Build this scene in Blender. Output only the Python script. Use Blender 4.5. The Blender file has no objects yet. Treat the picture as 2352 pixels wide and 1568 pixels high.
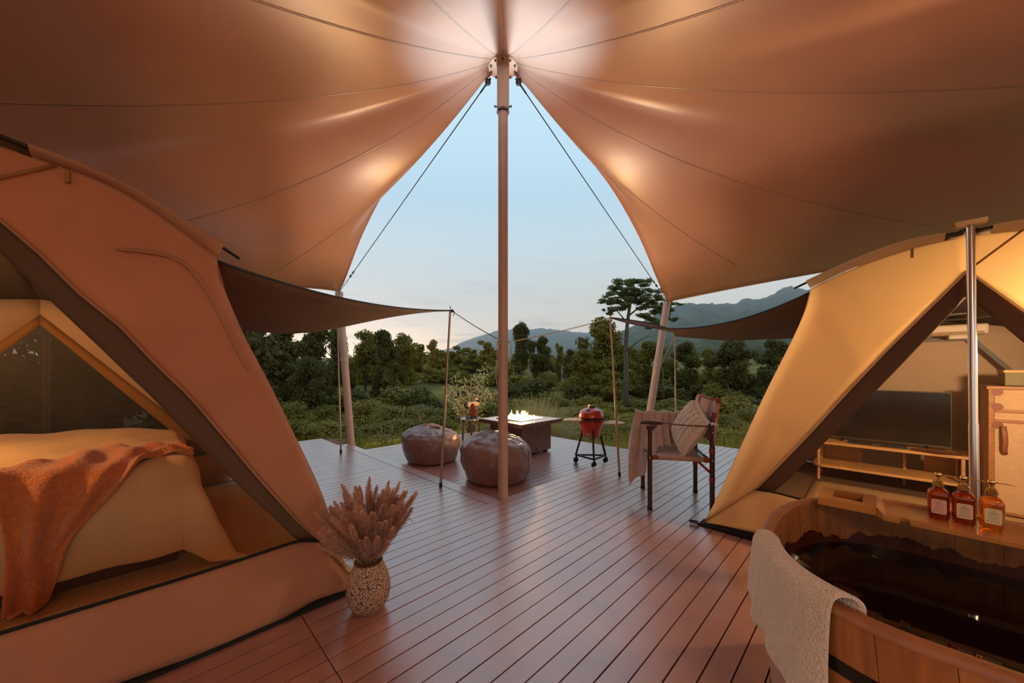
import bpy, bmesh, math, random
import numpy as np
from mathutils import Vector, Matrix, noise

# ---------------------------------------------------------------- camera, sky, lights, exposure
SC = bpy.context.scene
COL = SC.collection
F, CX, CY, CH = 833.0, 1176.0, 845.0, 1.2          # focal length / horizon in photo pixels, eye height in metres
cam_data = bpy.data.cameras.new('camera')
cam = bpy.data.objects.new('camera', cam_data)
COL.objects.link(cam)
cam.location = (0, 0, CH)
cam.rotation_euler = (math.pi / 2, 0, 0)
cam_data.sensor_width = 36
cam_data.lens = 36 * F / 2352
cam_data.shift_y = (CY - 784) / 2352
cam_data.clip_start = 0.02
cam_data.clip_end = 4000
SC.camera = cam

SC.view_settings.view_transform = 'Standard'
SC.view_settings.look = 'None'
SC.view_settings.exposure = 0.0
SC.view_settings.gamma = 1.0
SC.view_settings.use_curve_mapping = False

world = bpy.data.worlds.new('dusk_sky')
SC.world = world
world.use_nodes = True
wn, wl = world.node_tree.nodes, world.node_tree.links
wn.clear()
def wnode(t, **kw):
    n = wn.new(t)
    for k, v in kw.items():
        setattr(n, k, v)
    return n
tc = wnode('ShaderNodeTexCoord')
sep = wnode('ShaderNodeSeparateXYZ')
wl.new(tc.outputs['Generated'], sep.inputs[0])
ramp = wnode('ShaderNodeValToRGB')
wl.new(sep.outputs['Z'], ramp.inputs[0])
els = ramp.color_ramp.elements
stops = [(0.0, (.80, .64, .52)), (.055, (.98, .82, .70)), (.10, (.93, .87, .84)), (.16, (.86, .88, .87)), (.25, (.66, .79, .87)),
         (.42, (.50, .72, .88)), (.56, (.56, .79, .94)), (.66, (.60, .84, .97)), (1.0, (.42, .64, .88))]
els = ramp.color_ramp.elements
els[0].position, els[0].color = stops[0][0], (*stops[0][1], 1)
els[1].position, els[1].color = stops[-1][0], (*stops[-1][1], 1)
for p, c in stops[1:-1]:
    e = els.new(p); e.color = (*c, 1)
# warm afterglow round the point where the sun went down, a little left of the view axis
sun_dir = Vector((-0.42, 1, 0.02)).normalized()
dot = wnode('ShaderNodeVectorMath', operation='DOT_PRODUCT')
wl.new(tc.outputs['Generated'], dot.inputs[0]); dot.inputs[1].default_value = sun_dir
powr = wnode('ShaderNodeMath', operation='POWER', use_clamp=True)
wl.new(dot.outputs['Value'], powr.inputs[0]); powr.inputs[1].default_value = 26
glowz = wnode('ShaderNodeMapRange'); glowz.inputs[1].default_value = .16; glowz.inputs[2].default_value = 0.0
wl.new(sep.outputs['Z'], glowz.inputs[0])
gm = wnode('ShaderNodeMath', operation='MULTIPLY'); wl.new(powr.outputs[0], gm.inputs[0]); wl.new(glowz.outputs[0], gm.inputs[1])
mixg = wnode('ShaderNodeMix', data_type='RGBA'); wl.new(gm.outputs[0], mixg.inputs['Factor'])
wl.new(ramp.outputs[0], mixg.inputs['A']); mixg.inputs['B'].default_value = (2.6, 1.9, 1.25, 1)
# thin streaky clouds low over the horizon
mapc = wnode('ShaderNodeMapping'); mapc.inputs['Scale'].default_value = (3.0, 3.0, 26.0)
wl.new(tc.outputs['Generated'], mapc.inputs[0])
nz = wnode('ShaderNodeTexNoise'); nz.inputs['Scale'].default_value = 2.2; nz.inputs['Detail'].default_value = 6; nz.inputs['Roughness'].default_value = .6
wl.new(mapc.outputs[0], nz.inputs['Vector'])
cr = wnode('ShaderNodeMapRange'); cr.inputs[1].default_value = .52; cr.inputs[2].default_value = .70
wl.new(nz.outputs[0], cr.inputs[0])
cz = wnode('ShaderNodeMapRange'); cz.inputs[1].default_value = .34; cz.inputs[2].default_value = .09; cz.inputs[4].default_value = .55
wl.new(sep.outputs['Z'], cz.inputs[0])
cm = wnode('ShaderNodeMath', operation='MULTIPLY'); wl.new(cr.outputs[0], cm.inputs[0]); wl.new(cz.outputs[0], cm.inputs[1])
mixc = wnode('ShaderNodeMix', data_type='RGBA'); wl.new(cm.outputs[0], mixc.inputs['Factor'])
wl.new(mixg.outputs['Result'], mixc.inputs['A']); mixc.inputs['B'].default_value = (.48, .50, .60, 1)
# away from the afterglow the evening sky is darker
back = wnode('ShaderNodeMapRange'); back.inputs[1].default_value = -.9; back.inputs[2].default_value = .35
back.inputs[3].default_value = .80; back.inputs[4].default_value = 1.0
wl.new(sep.outputs['Y'], back.inputs[0])
bg = wnode('ShaderNodeBackground'); wl.new(mixc.outputs['Result'], bg.inputs[0]); wl.new(back.outputs[0], bg.inputs[1])
wo = wnode('ShaderNodeOutputWorld'); wl.new(bg.outputs[0], wo.inputs[0])

def lamp(name, kind, loc, power, color, size=.1, rot=None, size_y=None, spread=None):
    d = bpy.data.lights.new(name, kind)
    d.energy = power; d.color = color
    if kind == 'AREA':
        d.shape = 'RECTANGLE' if size_y else 'DISK'
        d.size = size
        if size_y: d.size_y = size_y
        if spread: d.spread = spread
    else:
        d.shadow_soft_size = size
    o = bpy.data.objects.new(name, d); COL.objects.link(o); o.location = loc
    if rot: o.rotation_euler = rot
    return o

# ---------------------------------------------------------------- frames and helpers
def at(px, py, Y):                      # a photo pixel taken to depth Y
    return Vector(((px - CX) / F * Y, Y, CH + (CY - py) / F * Y))
def flr(px, py, z=0.0):                 # a photo pixel taken down to height z
    Y = F * (CH - z) / (py - CY)
    return Vector(((px - CX) / F * Y, Y, z))
U = Vector((math.sqrt(.5), math.sqrt(.5), 0)); V = Vector((-math.sqrt(.5), math.sqrt(.5), 0))
KC = Vector((-.127, 3.30, 0))           # corner of the sunken deck; boards run along U
def W(a, b, z=0.0):
    return KC + U * a + V * b + Vector((0, 0, z))

# each tent has its own lamp; unseen lanterns added behind the viewpoint as warm fill
lamp('lantern_light', 'POINT', (-1.6, -3.3, 1.95), 6, (1, .58, .32), .2)
lamp('lantern_light', 'POINT', (.55, -1.7, 2.25), 52, (1, .60, .34), .2)
FLP = Vector((-.10, 4.70, .17))
lamp('floodlight_beam', 'SPOT', FLP, 3000, (.46, .76, 1), .10, rot=(Vector((-.09, 2.72, 3.75)) - FLP).to_track_quat('-Z', 'Y').to_euler())
bpy.data.lights['floodlight_beam'].spot_size = math.radians(24.5); bpy.data.lights['floodlight_beam'].spot_blend = 1.0
lamp('floodlight_spill', 'SPOT', FLP, 190, (1, .72, .50), .30, rot=(Vector((-.09, 3.6, 3.9)) - FLP).to_track_quat('-Z', 'Y').to_euler())
bpy.data.lights['floodlight_spill'].spot_size = math.radians(118); bpy.data.lights['floodlight_spill'].spot_blend = .7
SC.cycles.volume_bounces = 2

MATS = {}
def mat(name, color, rough=.6, spec=.4, metal=0.0, var=0.0, scale=8.0, bump=0.0, bscale=60.0, transl=None, tw=0.4, sheen=0.0,
        color2=None, stretch=(1, 1, 1), coat=0.0, detail=4.0, coat_ior=1.5, coat_rough=.03):
    m = bpy.data.materials.new(name); m.use_nodes = True
    n, l = m.node_tree.nodes, m.node_tree.links
    b = n['Principled BSDF']
    b.inputs['Base Color'].default_value = (*color, 1)
    b.inputs['Roughness'].default_value = rough
    b.inputs['Specular IOR Level'].default_value = spec
    b.inputs['Metallic'].default_value = metal
    b.inputs['Sheen Weight'].default_value = sheen
    b.inputs['Coat Weight'].default_value = coat; b.inputs['Coat IOR'].default_value = coat_ior; b.inputs['Coat Roughness'].default_value = coat_rough
    tcn = n.new('ShaderNodeTexCoord'); mp = n.new('ShaderNodeMapping'); mp.inputs['Scale'].default_value = stretch
    l.new(tcn.outputs['Object'], mp.inputs[0])
    if var or color2:
        t = n.new('ShaderNodeTexNoise'); t.inputs['Scale'].default_value = scale; t.inputs['Detail'].default_value = detail
        l.new(mp.outputs[0], t.inputs['Vector'])
        r = n.new('ShaderNodeValToRGB'); l.new(t.outputs[0], r.inputs[0])
        c2 = color2 or tuple(c * (1 + var) for c in color)
        c1 = color if color2 else tuple(c * (1 - var) for c in color)
        r.color_ramp.elements[0].position = .35; r.color_ramp.elements[0].color = (*c1, 1)
        r.color_ramp.elements[1].position = .65; r.color_ramp.elements[1].color = (*c2, 1)
        l.new(r.outputs[0], b.inputs['Base Color'])
    if bump:
        t2 = n.new('ShaderNodeTexNoise'); t2.inputs['Scale'].default_value = bscale; t2.inputs['Detail'].default_value = 3
        l.new(mp.outputs[0], t2.inputs['Vector'])
        bp = n.new('ShaderNodeBump'); bp.inputs['Strength'].default_value = bump; bp.inputs['Distance'].default_value = .02
        l.new(t2.outputs[0], bp.inputs['Height']); l.new(bp.outputs[0], b.inputs['Normal'])
    if transl:
        tr = n.new('ShaderNodeBsdfTranslucent'); tr.inputs[0].default_value = (*transl, 1)
        mx = n.new('ShaderNodeMixShader'); mx.inputs[0].default_value = tw
        l.new(b.outputs[0], mx.inputs[1]); l.new(tr.outputs[0], mx.inputs[2])
        l.new(mx.outputs[0], n['Material Output'].inputs[0])
    MATS[name] = m
    return m

def veil(name, color, clear):           # a sheer net: mostly see-through, a little of its own colour
    m = bpy.data.materials.new(name); m.use_nodes = True
    n, l = m.node_tree.nodes, m.node_tree.links
    b = n['Principled BSDF']; b.inputs['Base Color'].default_value = (*color, 1); b.inputs['Roughness'].default_value = .5
    t = n.new('ShaderNodeBsdfTransparent'); mx = n.new('ShaderNodeMixShader')
    w = n.new('ShaderNodeTexNoise'); w.inputs['Scale'].default_value = 3
    tcn = n.new('ShaderNodeTexCoord'); mp = n.new('ShaderNodeMapping'); mp.inputs['Scale'].default_value = (6, 6, .6)
    l.new(tcn.outputs['Object'], mp.inputs[0]); l.new(mp.outputs[0], w.inputs['Vector'])
    mr = n.new('ShaderNodeMapRange'); mr.inputs[3].default_value = clear - .05; mr.inputs[4].default_value = clear + .05
    l.new(w.outputs[0], mr.inputs[0]); l.new(mr.outputs[0], mx.inputs[0])
    l.new(b.outputs[0], mx.inputs[1]); l.new(t.outputs[0], mx.inputs[2])
    l.new(mx.outputs[0], n['Material Output'].inputs[0])
    MATS[name] = m
    return m

ROOT = {}                               # root Empty -> its world matrix
def tag(o, label=None, cat=None, group=None, kind=None):
    if label: o['label'] = label
    if cat: o['category'] = cat
    if group: o['group'] = group
    if kind: o['kind'] = kind
    return o
def empty(name, loc, label=None, cat=None, group=None, rz=0.0, kind=None):
    o = bpy.data.objects.new(name, None); COL.objects.link(o)
    o.empty_display_size = .1
    o.location = loc; o.rotation_euler = (0, 0, rz)
    ROOT[o.name] = Matrix.Translation(Vector(loc)) @ Matrix.Rotation(rz, 4, 'Z')
    return tag(o, label, cat, group, kind)
def rootmat(p):
    while p is not None:
        if p.name in ROOT: return ROOT[p.name]
        p = p.parent
    return Matrix.Identity(4)

class MB:
    """Collects shapes; build() links them as ONE mesh object."""
    def __init__(self): self.v, self.f = [], []
    def add(self, vs, fs):
        k = len(self.v); self.v += [tuple(x) for x in vs]; self.f += [tuple(i + k for i in f) for f in fs]
        return self
    def box(self, c, size, rz=0.0, rx=0.0, ry=0.0, M=None):
        R = M or (Matrix.Rotation(rz, 3, 'Z') @ Matrix.Rotation(ry, 3, 'Y') @ Matrix.Rotation(rx, 3, 'X'))
        c = Vector(c)
        vs = [c + R @ Vector((x * size[0] / 2, y * size[1] / 2, z * size[2] / 2)) for x in (-1, 1) for y in (-1, 1) for z in (-1, 1)]
        return self.add(vs, [(0, 1, 3, 2), (4, 6, 7, 5), (0, 4, 5, 1), (2, 3, 7, 6), (0, 2, 6, 4), (1, 5, 7, 3)])
    def bar(self, a, b, w, h=None, up=(0, 0, 1)):
        a, b = Vector(a), Vector(b); d = b - a; L = d.length; d.normalize(); h = h or w
        up = Vector(up)
        if abs(d.dot(up)) > .98: up = Vector((1, 0, 0))
        s = d.cross(up).normalized(); t = s.cross(d)
        M = Matrix((s, d, t)).transposed()
        return self.box((a + b) / 2, (w, L, h), M=M)
    def tube(self, pts, r, n=8, caps=True, flat=None):
        pts = [Vector(p) for p in pts]; N = len(pts)
        rs = r if isinstance(r, (list, tuple)) else [r] * N
        k = len(self.v); prev = None
        for i, p in enumerate(pts):
            d = (pts[min(i + 1, N - 1)] - pts[max(i - 1, 0)])
            if d.length < 1e-9: d = Vector((0, 0, 1))
            d.normalize()
            if prev is None:
                a = Vector((0, 0, 1)) if abs(d.z) < .9 else Vector((1, 0, 0))
                s = d.cross(a).normalized()
            else:
                s = (prev - d * prev.dot(d)).normalized()
            prev = s; t = d.cross(s)
            for j in range(n):
                an = 2 * math.pi * j / n
                self.v.append(tuple(p + (s * math.cos(an) + t * math.sin(an) * (flat or 1)) * rs[i]))
        for i in range(N - 1):
            for j in range(n):
                a, b = k + i * n + j, k + i * n + (j + 1) % n
                self.f.append((a, b, b + n, a + n))
        if caps:
            self.f.append(tuple(k + j for j in reversed(range(n))))
            self.f.append(tuple(k + (N - 1) * n + j for j in range(n)))
        return self
    def lathe(self, prof, n=24, c=(0, 0, 0), sx=1.0, sy=1.0, M=None):
        k = len(self.v); c = Vector(c)
        for r, z in prof:
            for j in range(n):
                an = 2 * math.pi * j / n
                p = Vector((r * math.cos(an) * sx, r * math.sin(an) * sy, z))
                if M: p = M @ p
                self.v.append(tuple(c + p))
        for i in range(len(prof) - 1):
            for j in range(n):
                a, b = k + i * n + j, k + i * n + (j + 1) % n
                self.f.append((a, b, b + n, a + n))
        self.f.append(tuple(k + j for j in reversed(range(n))))
        self.f.append(tuple(k + (len(prof) - 1) * n + j for j in range(n)))
        return self
    def grid(self, rows, cu=False, cv=False):
        k = len(self.v); nr, nc = len(rows), len(rows[0])
        for r in rows: self.v += [tuple(p) for p in r]
        for i in range(nr if cu else nr - 1):
            for j in range(nc if cv else nc - 1):
                a = k + i * nc + j; b = k + i * nc + (j + 1) % nc
                c = k + ((i + 1) % nr) * nc + (j + 1) % nc; d = k + ((i + 1) % nr) * nc + j
                self.f.append((a, b, c, d))
        return self
    def prism(self, poly, d):
        k = len(self.v); n = len(poly); d = Vector(d)
        self.v += [tuple(Vector(p)) for p in poly] + [tuple(Vector(p) + d) for p in poly]
        self.f.append(tuple(k + i for i in reversed(range(n)))); self.f.append(tuple(k + n + i for i in range(n)))
        for i in range(n):
            self.f.append((k + i, k + (i + 1) % n, k + n + (i + 1) % n, k + n + i))
        return self
    def ball(self, c, r, n=12, m=8, sc=(1, 1, 1), M=None):
        prof = []
        for i in range(m + 1):
            a = -math.pi / 2 + math.pi * i / m
            prof.append((max(1e-4, r * math.cos(a)), r * math.sin(a)))
        S = Matrix.Diagonal(Vector(sc))
        return self.lathe(prof, n, c, M=(M @ S) if M else S)
    def build(self, name, m, parent=None, smooth=False, local=False, label=None, thick=0.0, bevel=0.0, angle=None, subsurf=0, kind=None, offset=0.0):
        me = bpy.data.meshes.new(name)
        vs = self.v
        if parent is not None and not local:
            inv = rootmat(parent).inverted()
            vs = [tuple(inv @ Vector(p)) for p in vs]
        me.from_pydata(vs, [], self.f)
        bm = bmesh.new(); bm.from_mesh(me)
        bmesh.ops.remove_doubles(bm, verts=bm.verts, dist=1e-5)
        bmesh.ops.recalc_face_normals(bm, faces=bm.faces)
        bm.to_mesh(me); bm.free()
        if m is not None: me.materials.append(m)
        if smooth:
            me.polygons.foreach_set('use_smooth', [True] * len(me.polygons))
            if angle: me.set_sharp_from_angle(angle=math.radians(angle))
        o = bpy.data.objects.new(name, me); COL.objects.link(o)
        if parent is not None: o.parent = parent
        if thick:
            md = o.modifiers.new('thickness', 'SOLIDIFY'); md.thickness = thick; md.offset = offset
        if bevel:
            md = o.modifiers.new('soft_edges', 'BEVEL'); md.width = bevel; md.segments = 2; md.limit_method = 'ANGLE'
        if subsurf:
            md = o.modifiers.new('smooth', 'SUBSURF'); md.levels = subsurf; md.render_levels = subsurf
        if label: o['label'] = label
        if kind: o['kind'] = kind
        return o

def link_part(name, me, parent, M=None, label=None):      # one more part sharing mesh data
    o = bpy.data.objects.new(name, me); COL.objects.link(o); o.parent = parent
    if M is not None: o.matrix_local = M
    if label: o['label'] = label
    return o
def resample(pts, n):
    pts = [Vector(p) for p in pts]
    d = [0.0]
    for a, b in zip(pts, pts[1:]): d.append(d[-1] + (b - a).length)
    out = []
    j = 0
    for i in range(n):
        t = d[-1] * i / (n - 1)
        while j < len(pts) - 2 and d[j + 1] < t: j += 1
        w = (t - d[j]) / max(1e-9, d[j + 1] - d[j])
        out.append(pts[j].lerp(pts[j + 1], min(1, max(0, w))))
    return out
def spline(pts, n):                      # Catmull-Rom through pts
    P = [Vector(p) for p in pts]
    P = [P[0] * 2 - P[1]] + P + [P[-1] * 2 - P[-2]]
    m = len(P) - 3; out = []
    for i in range(n):
        t = i / (n - 1) * m; k = min(int(t), m - 1); t -= k
        a, b, c, d = P[k:k + 4]
        out.append(.5 * ((2 * b) + (c - a) * t + (2 * a - 5 * b + 4 * c - d) * t * t + (3 * b - a - 3 * c + d) * t ** 3))
    return resample(out, n)
def sstep(x, a, b):
    t = min(1, max(0, (x - a) / (b - a))); return t * t * (3 - 2 * t)

# ---------------------------------------------------------------- materials
mat('decking', (.40, .185, .140), rough=.32, spec=.6, var=.10, scale=6, bump=.08, bscale=220, coat=1.0, coat_ior=2.25, coat_rough=.27)
mat('joist_dark', (.20, .075, .035), rough=.8)
mat('canopy_membrane', (.80, .44, .30), rough=.5, spec=.4, var=.04, scale=3, transl=(1.0, .47, .27), tw=.19, coat=1.0, coat_ior=2.2, coat_rough=.36)
mat('seam_tape', (.80, .52, .40), rough=.42, spec=.5, transl=(1.0, .53, .33), tw=.25, coat=1.0, coat_ior=2.4, coat_rough=.3)
mat('pole_paint', (.50, .33, .26), rough=.42, spec=.5, var=.06, scale=5)
mat('plate_paint', (.62, .33, .20), rough=.45)
mat('steel', (.72, .70, .68), rough=.22, metal=1.0)
mat('dark_steel', (.10, .09, .085), rough=.4, metal=.8)
mat('black_plastic', (.012, .011, .011), rough=.45)
mat('black_cloth', (.012, .010, .010), rough=.85)
mat('rope', (.55, .44, .24), rough=.8, var=.2, scale=60)
mat('dark_rope', (.07, .06, .055), rough=.7)
mat('white_cord', (.62, .55, .45), rough=.8)
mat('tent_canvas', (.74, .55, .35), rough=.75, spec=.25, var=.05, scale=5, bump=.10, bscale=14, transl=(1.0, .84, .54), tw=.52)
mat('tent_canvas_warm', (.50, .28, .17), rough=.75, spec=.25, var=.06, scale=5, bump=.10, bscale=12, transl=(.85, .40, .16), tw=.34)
mat('tent_band', (.13, .072, .045), rough=.75, spec=.2, transl=(.2, .1, .05), tw=.12)
mat('tent_trim', (.42, .22, .07), rough=.8, transl=(.5, .25, .08), tw=.25)
mat('awning_cloth', (.19, .115, .075), rough=.7, spec=.3, var=.08, scale=4, bump=.15, bscale=10, transl=(.35, .17, .09), tw=.28)
mat('awning_top', (.035, .035, .042), rough=.6)
mat('lining', (.62, .46, .33), rough=.8, var=.04, scale=4, bump=.08, bscale=10, transl=(.6, .38, .2), tw=.15)
veil('net', (.10, .065, .035), .86)
veil('net_dark', (.024, .018, .008), .22)
# ---------------------------------------------------------------- decks
LOW = -0.08                                # the fire deck is sunk by this much
PITCH = .0925
def deck_board(me_cache, a0, a1, b0, z, w=PITCH, parent=None, gap=.0062, th=.028):
    key = (round(a1 - a0, 3), round(w, 4))
    if key not in me_cache:
        L = a1 - a0 - .004; hw = (w - gap) / 2; ch = .0018
        prof = [(-hw, -th), (-hw, 0), (hw, 0), (hw, -th)]
        m = MB(); k = len(prof)
        m.v = [(0, y, zz) for y, zz in prof] + [(L, y, zz) for y, zz in prof]
        m.f = [(i, (i + 1) % k, k + (i + 1) % k, k + i) for i in range(k)] + [tuple(reversed(range(k))), tuple(range(k, 2 * k))]
        me = bpy.data.meshes.new('board'); me.from_pydata(m.v, [], m.f)
        bm = bmesh.new(); bm.from_mesh(me); bmesh.ops.recalc_face_normals(bm, faces=bm.faces); bm.to_mesh(me); bm.free()
        me.materials.append(MATS['decking']); me_cache[key] = me
    o = bpy.data.objects.new('board', me_cache[key]); COL.objects.link(o); o.parent = parent
    p = W(a0, b0 + w / 2, z) - parent.location
    o.location = p + Vector((0, 0, random.uniform(-.0006, .0006))); o.rotation_euler = (0, 0, math.pi / 4)
    return o
random.seed(3)
cache = {}
# joists under the boards are the floor object itself
m = MB()
def slab(m, a0, a1, b0, b1, z0, z1):
    m.prism([W(a0, b0, z0), W(a1, b0, z0), W(a1, b1, z0), W(a0, b1, z0)], (0, 0, z1 - z0))
slab(m, -9, 0, -9, 4.28, -.30, -.030)
slab(m, 0, 3.95, -9, 0, -.30, -.030)
slab(m, 3.95, 5.3, -9, -1.45, -.30, -.030)
slab(m, -9, -1.4, 4.28, 5.2, -.30, -.030)
floor = m.build('floor', MATS['joist_dark'], None)
tag(floor, 'terracotta brown plank deck under the canopy, raised round the fire deck', None, None, 'structure')
floor.location = (0, 0, 0); ROOT[floor.name] = Matrix.Identity(4)
nb = 0
b = 0.0
row = 0
joints = (-4.72, -1.72, 1.25, 3.95)
while b > -2.75:                            # right of the corner: rows below b = 0
    for a0, a1 in zip(joints, joints[1:]):
        deck_board(cache, a0, a1, b - PITCH, 0, parent=floor); nb += 1
    b -= PITCH; row += 1
b = 0.0
while b < 4.25:                             # left of the fire deck
    far = -.13
    if b > 3.47: far = -.16
    deck_board(cache, -4.72, -1.72, b, 0, parent=floor)
    deck_board(cache, -1.72, far if b <= 3.47 else -.16, b, 0, parent=floor); nb += 2
    b += PITCH
# nosing board closing the ends beside the fire deck
me_n = {}
m = MB(); m.prism([W(-.125, .0, -.028), W(.004, .0, -.028), W(.004, 3.48, -.028), W(-.125, 3.48, -.028)], (0, 0, .028)); m.build('nosing_board', MATS['decking'], floor)
m = MB(); m.prism([W(0, -.012, -.13), W(3.1, -.012, -.13), W(3.1, 0.002, -.13), W(0, 0.002, -.13)], (0, 0, .125)); m.build('fascia_board', MATS['decking'], floor)
m = MB(); m.prism([W(-.01, 0, -.13), W(.004, 0, -.13), W(.004, 3.48, -.13), W(-.01, 3.48, -.13)], (0, 0, .1)); m.build('fascia_board', MATS['decking'], floor)
m = MB(); slab(m, .0, 3.1, .0, 3.22, LOW - .25, LOW - .030)
floor2 = m.build('floor', MATS['joist_dark'], None)
tag(floor2, 'sunken square plank deck carrying the fire table and bean bags', None, None, 'structure'); ROOT[floor2.name] = Matrix.Identity(4)
b = 0.006
while b < 3.2:
    deck_board(cache, .006, 1.25, b, LOW, parent=floor2); deck_board(cache, 1.25, 3.1, b, LOW, parent=floor2)
    b += PITCH

# ---------------------------------------------------------------- mast
MX, MY, MTOP = -.083, 3.36, 4.0
mast = empty('mast', (MX, MY, LOW), 'tall tan painted steel mast at the corner of the fire deck, holding the canopy peak', 'mast')
m = MB(); m.tube([(MX, MY, LOW), (MX, MY, 3.62)], .045, 20); m.build('pole', MATS['pole_paint'], mast, True, angle=40)
m = MB(); m.lathe([(.047, 3.58), (.056, 3.585), (.056, 3.97), (.064, 3.99)], 20, (MX, MY, 0)); sl = m.build('sleeve', MATS['pole_paint'], mast, True, angle=40)
m = MB(); m.lathe([(.057, 3.578), (.060, 3.574), (.060, 3.566), (.046, 3.562)], 20, (MX, MY, 0)); m.build('collar_ring', MATS['dark_steel'], mast, True, angle=40)
for s in (-1, 1):
    m = MB(); m.tube([(MX + s * .055, MY, 3.62), (MX + s * .082, MY, 3.62)], [.007, .013], 8); m.build('bolt', MATS['dark_steel'], mast)
m = MB(); m.lathe([(.135, 3.972), (.14, 3.98), (.14, 3.99), (.135, 3.996)], 32, (MX, MY, 0)); pl = m.build('top_plate', MATS['plate_paint'], mast, True, angle=40)
for k in range(10):
    an = 2 * math.pi * (k + .5) / 10
    m = MB(); m.lathe([(.009, 3.958), (.009, 3.972)], 6, (MX + .115 * math.cos(an), MY + .115 * math.sin(an), 0)); m.build('bolt', MATS['dark_steel'], pl)

# ---------------------------------------------------------------- canopy
T = Vector((MX, MY, 3.985))
A = Vector((-2.95, 6.2, 2.51)); B = Vector((2.66, 6.2, 2.335))
def edge_curve(pix, far, sgn, n=25):
    """The scalloped edge beside the opening: plan follows the deck edge with an inward bow, height from the photo's outline."""
    pts = []
    L = (far.to_2d() - T.to_2d()).length
    d = (far.to_2d() - T.to_2d()).normalized(); nrm = Vector((-d.y, d.x)) * sgn
    for px, py in pix:
        r = (px - CX) / F; l = 1.0
        for _ in range(30):
            t = min(1, max(0, l / L)); w = .36 * 4 * t * (1 - t) * .95
            q = T.to_2d() + nrm * w
            # (q.x + d.x l) = r (q.y + d.y l)
            l = (r * q.y - q.x) / (d.x - r * d.y)
        Y = q.y + d.y * l
        pts.append(Vector((q.x + d.x * l, Y, CH + (CY - py) / F * Y)))
    return pts
eL = edge_curve([(1070, 215), (985, 310), (900, 410), (835, 530), (797, 628)], A, 1)
eR = edge_curve([(1232, 218), (1325, 330), (1405, 430), (1470, 545), (1510, 640)], B, -1)
startL = Vector((MX - .10, MY + .06, 3.975)); startR = Vector((MX + .10, MY + .06, 3.975))
EL = spline([startL] + eL + [A], 25); ER = spline([startR] + eR + [B], 25)
# perimeter from the left corner round behind the viewpoint to the right corner
corners = [A, Vector((-4.25, 4.55, 2.14)), Vector((-6.9, 1.9, 2.22)), Vector((-5.2, -3.6, 2.35)), Vector((0, -5.6, 2.35)), Vector((5.2, -3.6, 2.35)), Vector((6.9, 1.9, 2.44)), B]
def perim(theta):
    """Where the edge stands in direction theta (measured round the mast)."""
    best = None
    d = Vector((math.cos(theta), math.sin(theta)))
    for p, q in zip(corners, corners[1:]):
        a, b_ = p.to_2d() - T.to_2d(), q.to_2d() - T.to_2d()
        e = b_ - a
        den = d.x * e.y - d.y * e.x
        if abs(den) < 1e-9: continue
        r = (a.x * e.y - a.y * e.x) / den; t = (a.x * d.y - a.y * d.x) / den
        if r > 0 and -1e-6 <= t <= 1 + 1e-6:
            t = min(1, max(0, t)); bow = 4 * t * (1 - t)
            return r * (1 - .085 * bow), p.z + (q.z - p.z) * t + .03 * bow
    return 7.0, 2.4
thA = math.atan2(A.y - T.y, A.x - T.x); thB = math.atan2(B.y - T.y, B.x - T.x)     # ~135 deg, ~46 deg
NTH, NR = 96, 24
rows = []
def canopy_pt(ph, t):
    th = thA + (2 * math.pi - (thA - thB)) * ph
    R, zp = perim(th if th <= math.pi else th - 2 * math.pi)
    k = 2.1
    f = (math.exp(-k * t) - math.exp(-k)) / (1 - math.exp(-k))
    r0 = .13
    r = r0 + (R - r0) * t
    return Vector((T.x + math.cos(th) * r, T.y + math.sin(th) * r, zp + (T.z - .005 - zp) * f)), th
for i in range(NTH + 1):
    ph = i / NTH; row_ = []
    for j in range(NR + 1):
        t = (j / NR) ** 1.25
        p, th = canopy_pt(ph, t)
        for E, q, dist in ((EL, canopy_pt(0, t)[0], ph), (ER, canopy_pt(1, t)[0], 1 - ph)):
            w = math.exp(-(dist / .055) ** 1.5) if dist > 0 else 1.0
            e = resample_pt = E[0].lerp(E[0], 0)
            x = t * (len(E) - 1); k0 = min(int(x), len(E) - 2); e = E[k0].lerp(E[k0 + 1], x - k0)
            p = p + (e - q) * w
        row_.append(p)
    rows.append(row_)
canopy = empty('canopy', (T.x, T.y, T.z), 'huge terracotta stretched fabric canopy overhead, peaked at the mast', 'canopy')
m = MB(); m.grid(rows); mem = m.build('membrane', MATS['canopy_membrane'], canopy, True, thick=.003)
# radial seams every 22.5 degrees, welded tapes a few millimetres under the cloth
for kk in range(1, 12):
    ph = kk / 12
    i = ph * NTH
    pts = rows[int(round(i))]
    side = (rows[int(round(i)) + 1][12] - rows[int(round(i)) - 1][12]).normalized()
    strip = []
    for p in pts[:21]:
        strip.append([p - side * .009 + Vector((0, 0, -.0025)), p + side * .009 + Vector((0, 0, -.0025))])
    m = MB(); m.grid(strip); m.build('seam', MATS['seam_tape'], canopy, True, thick=.001)
for E in (EL, ER):                          # rope hem of the opening
    m = MB(); m.tube(E, .008, 6); m.build('hem', MATS['canopy_membrane'], canopy, True)
m = MB(); m.tube([r[-1] for r in rows], .010, 6); m.build('hem', MATS['canopy_membrane'], canopy, True)

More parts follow.
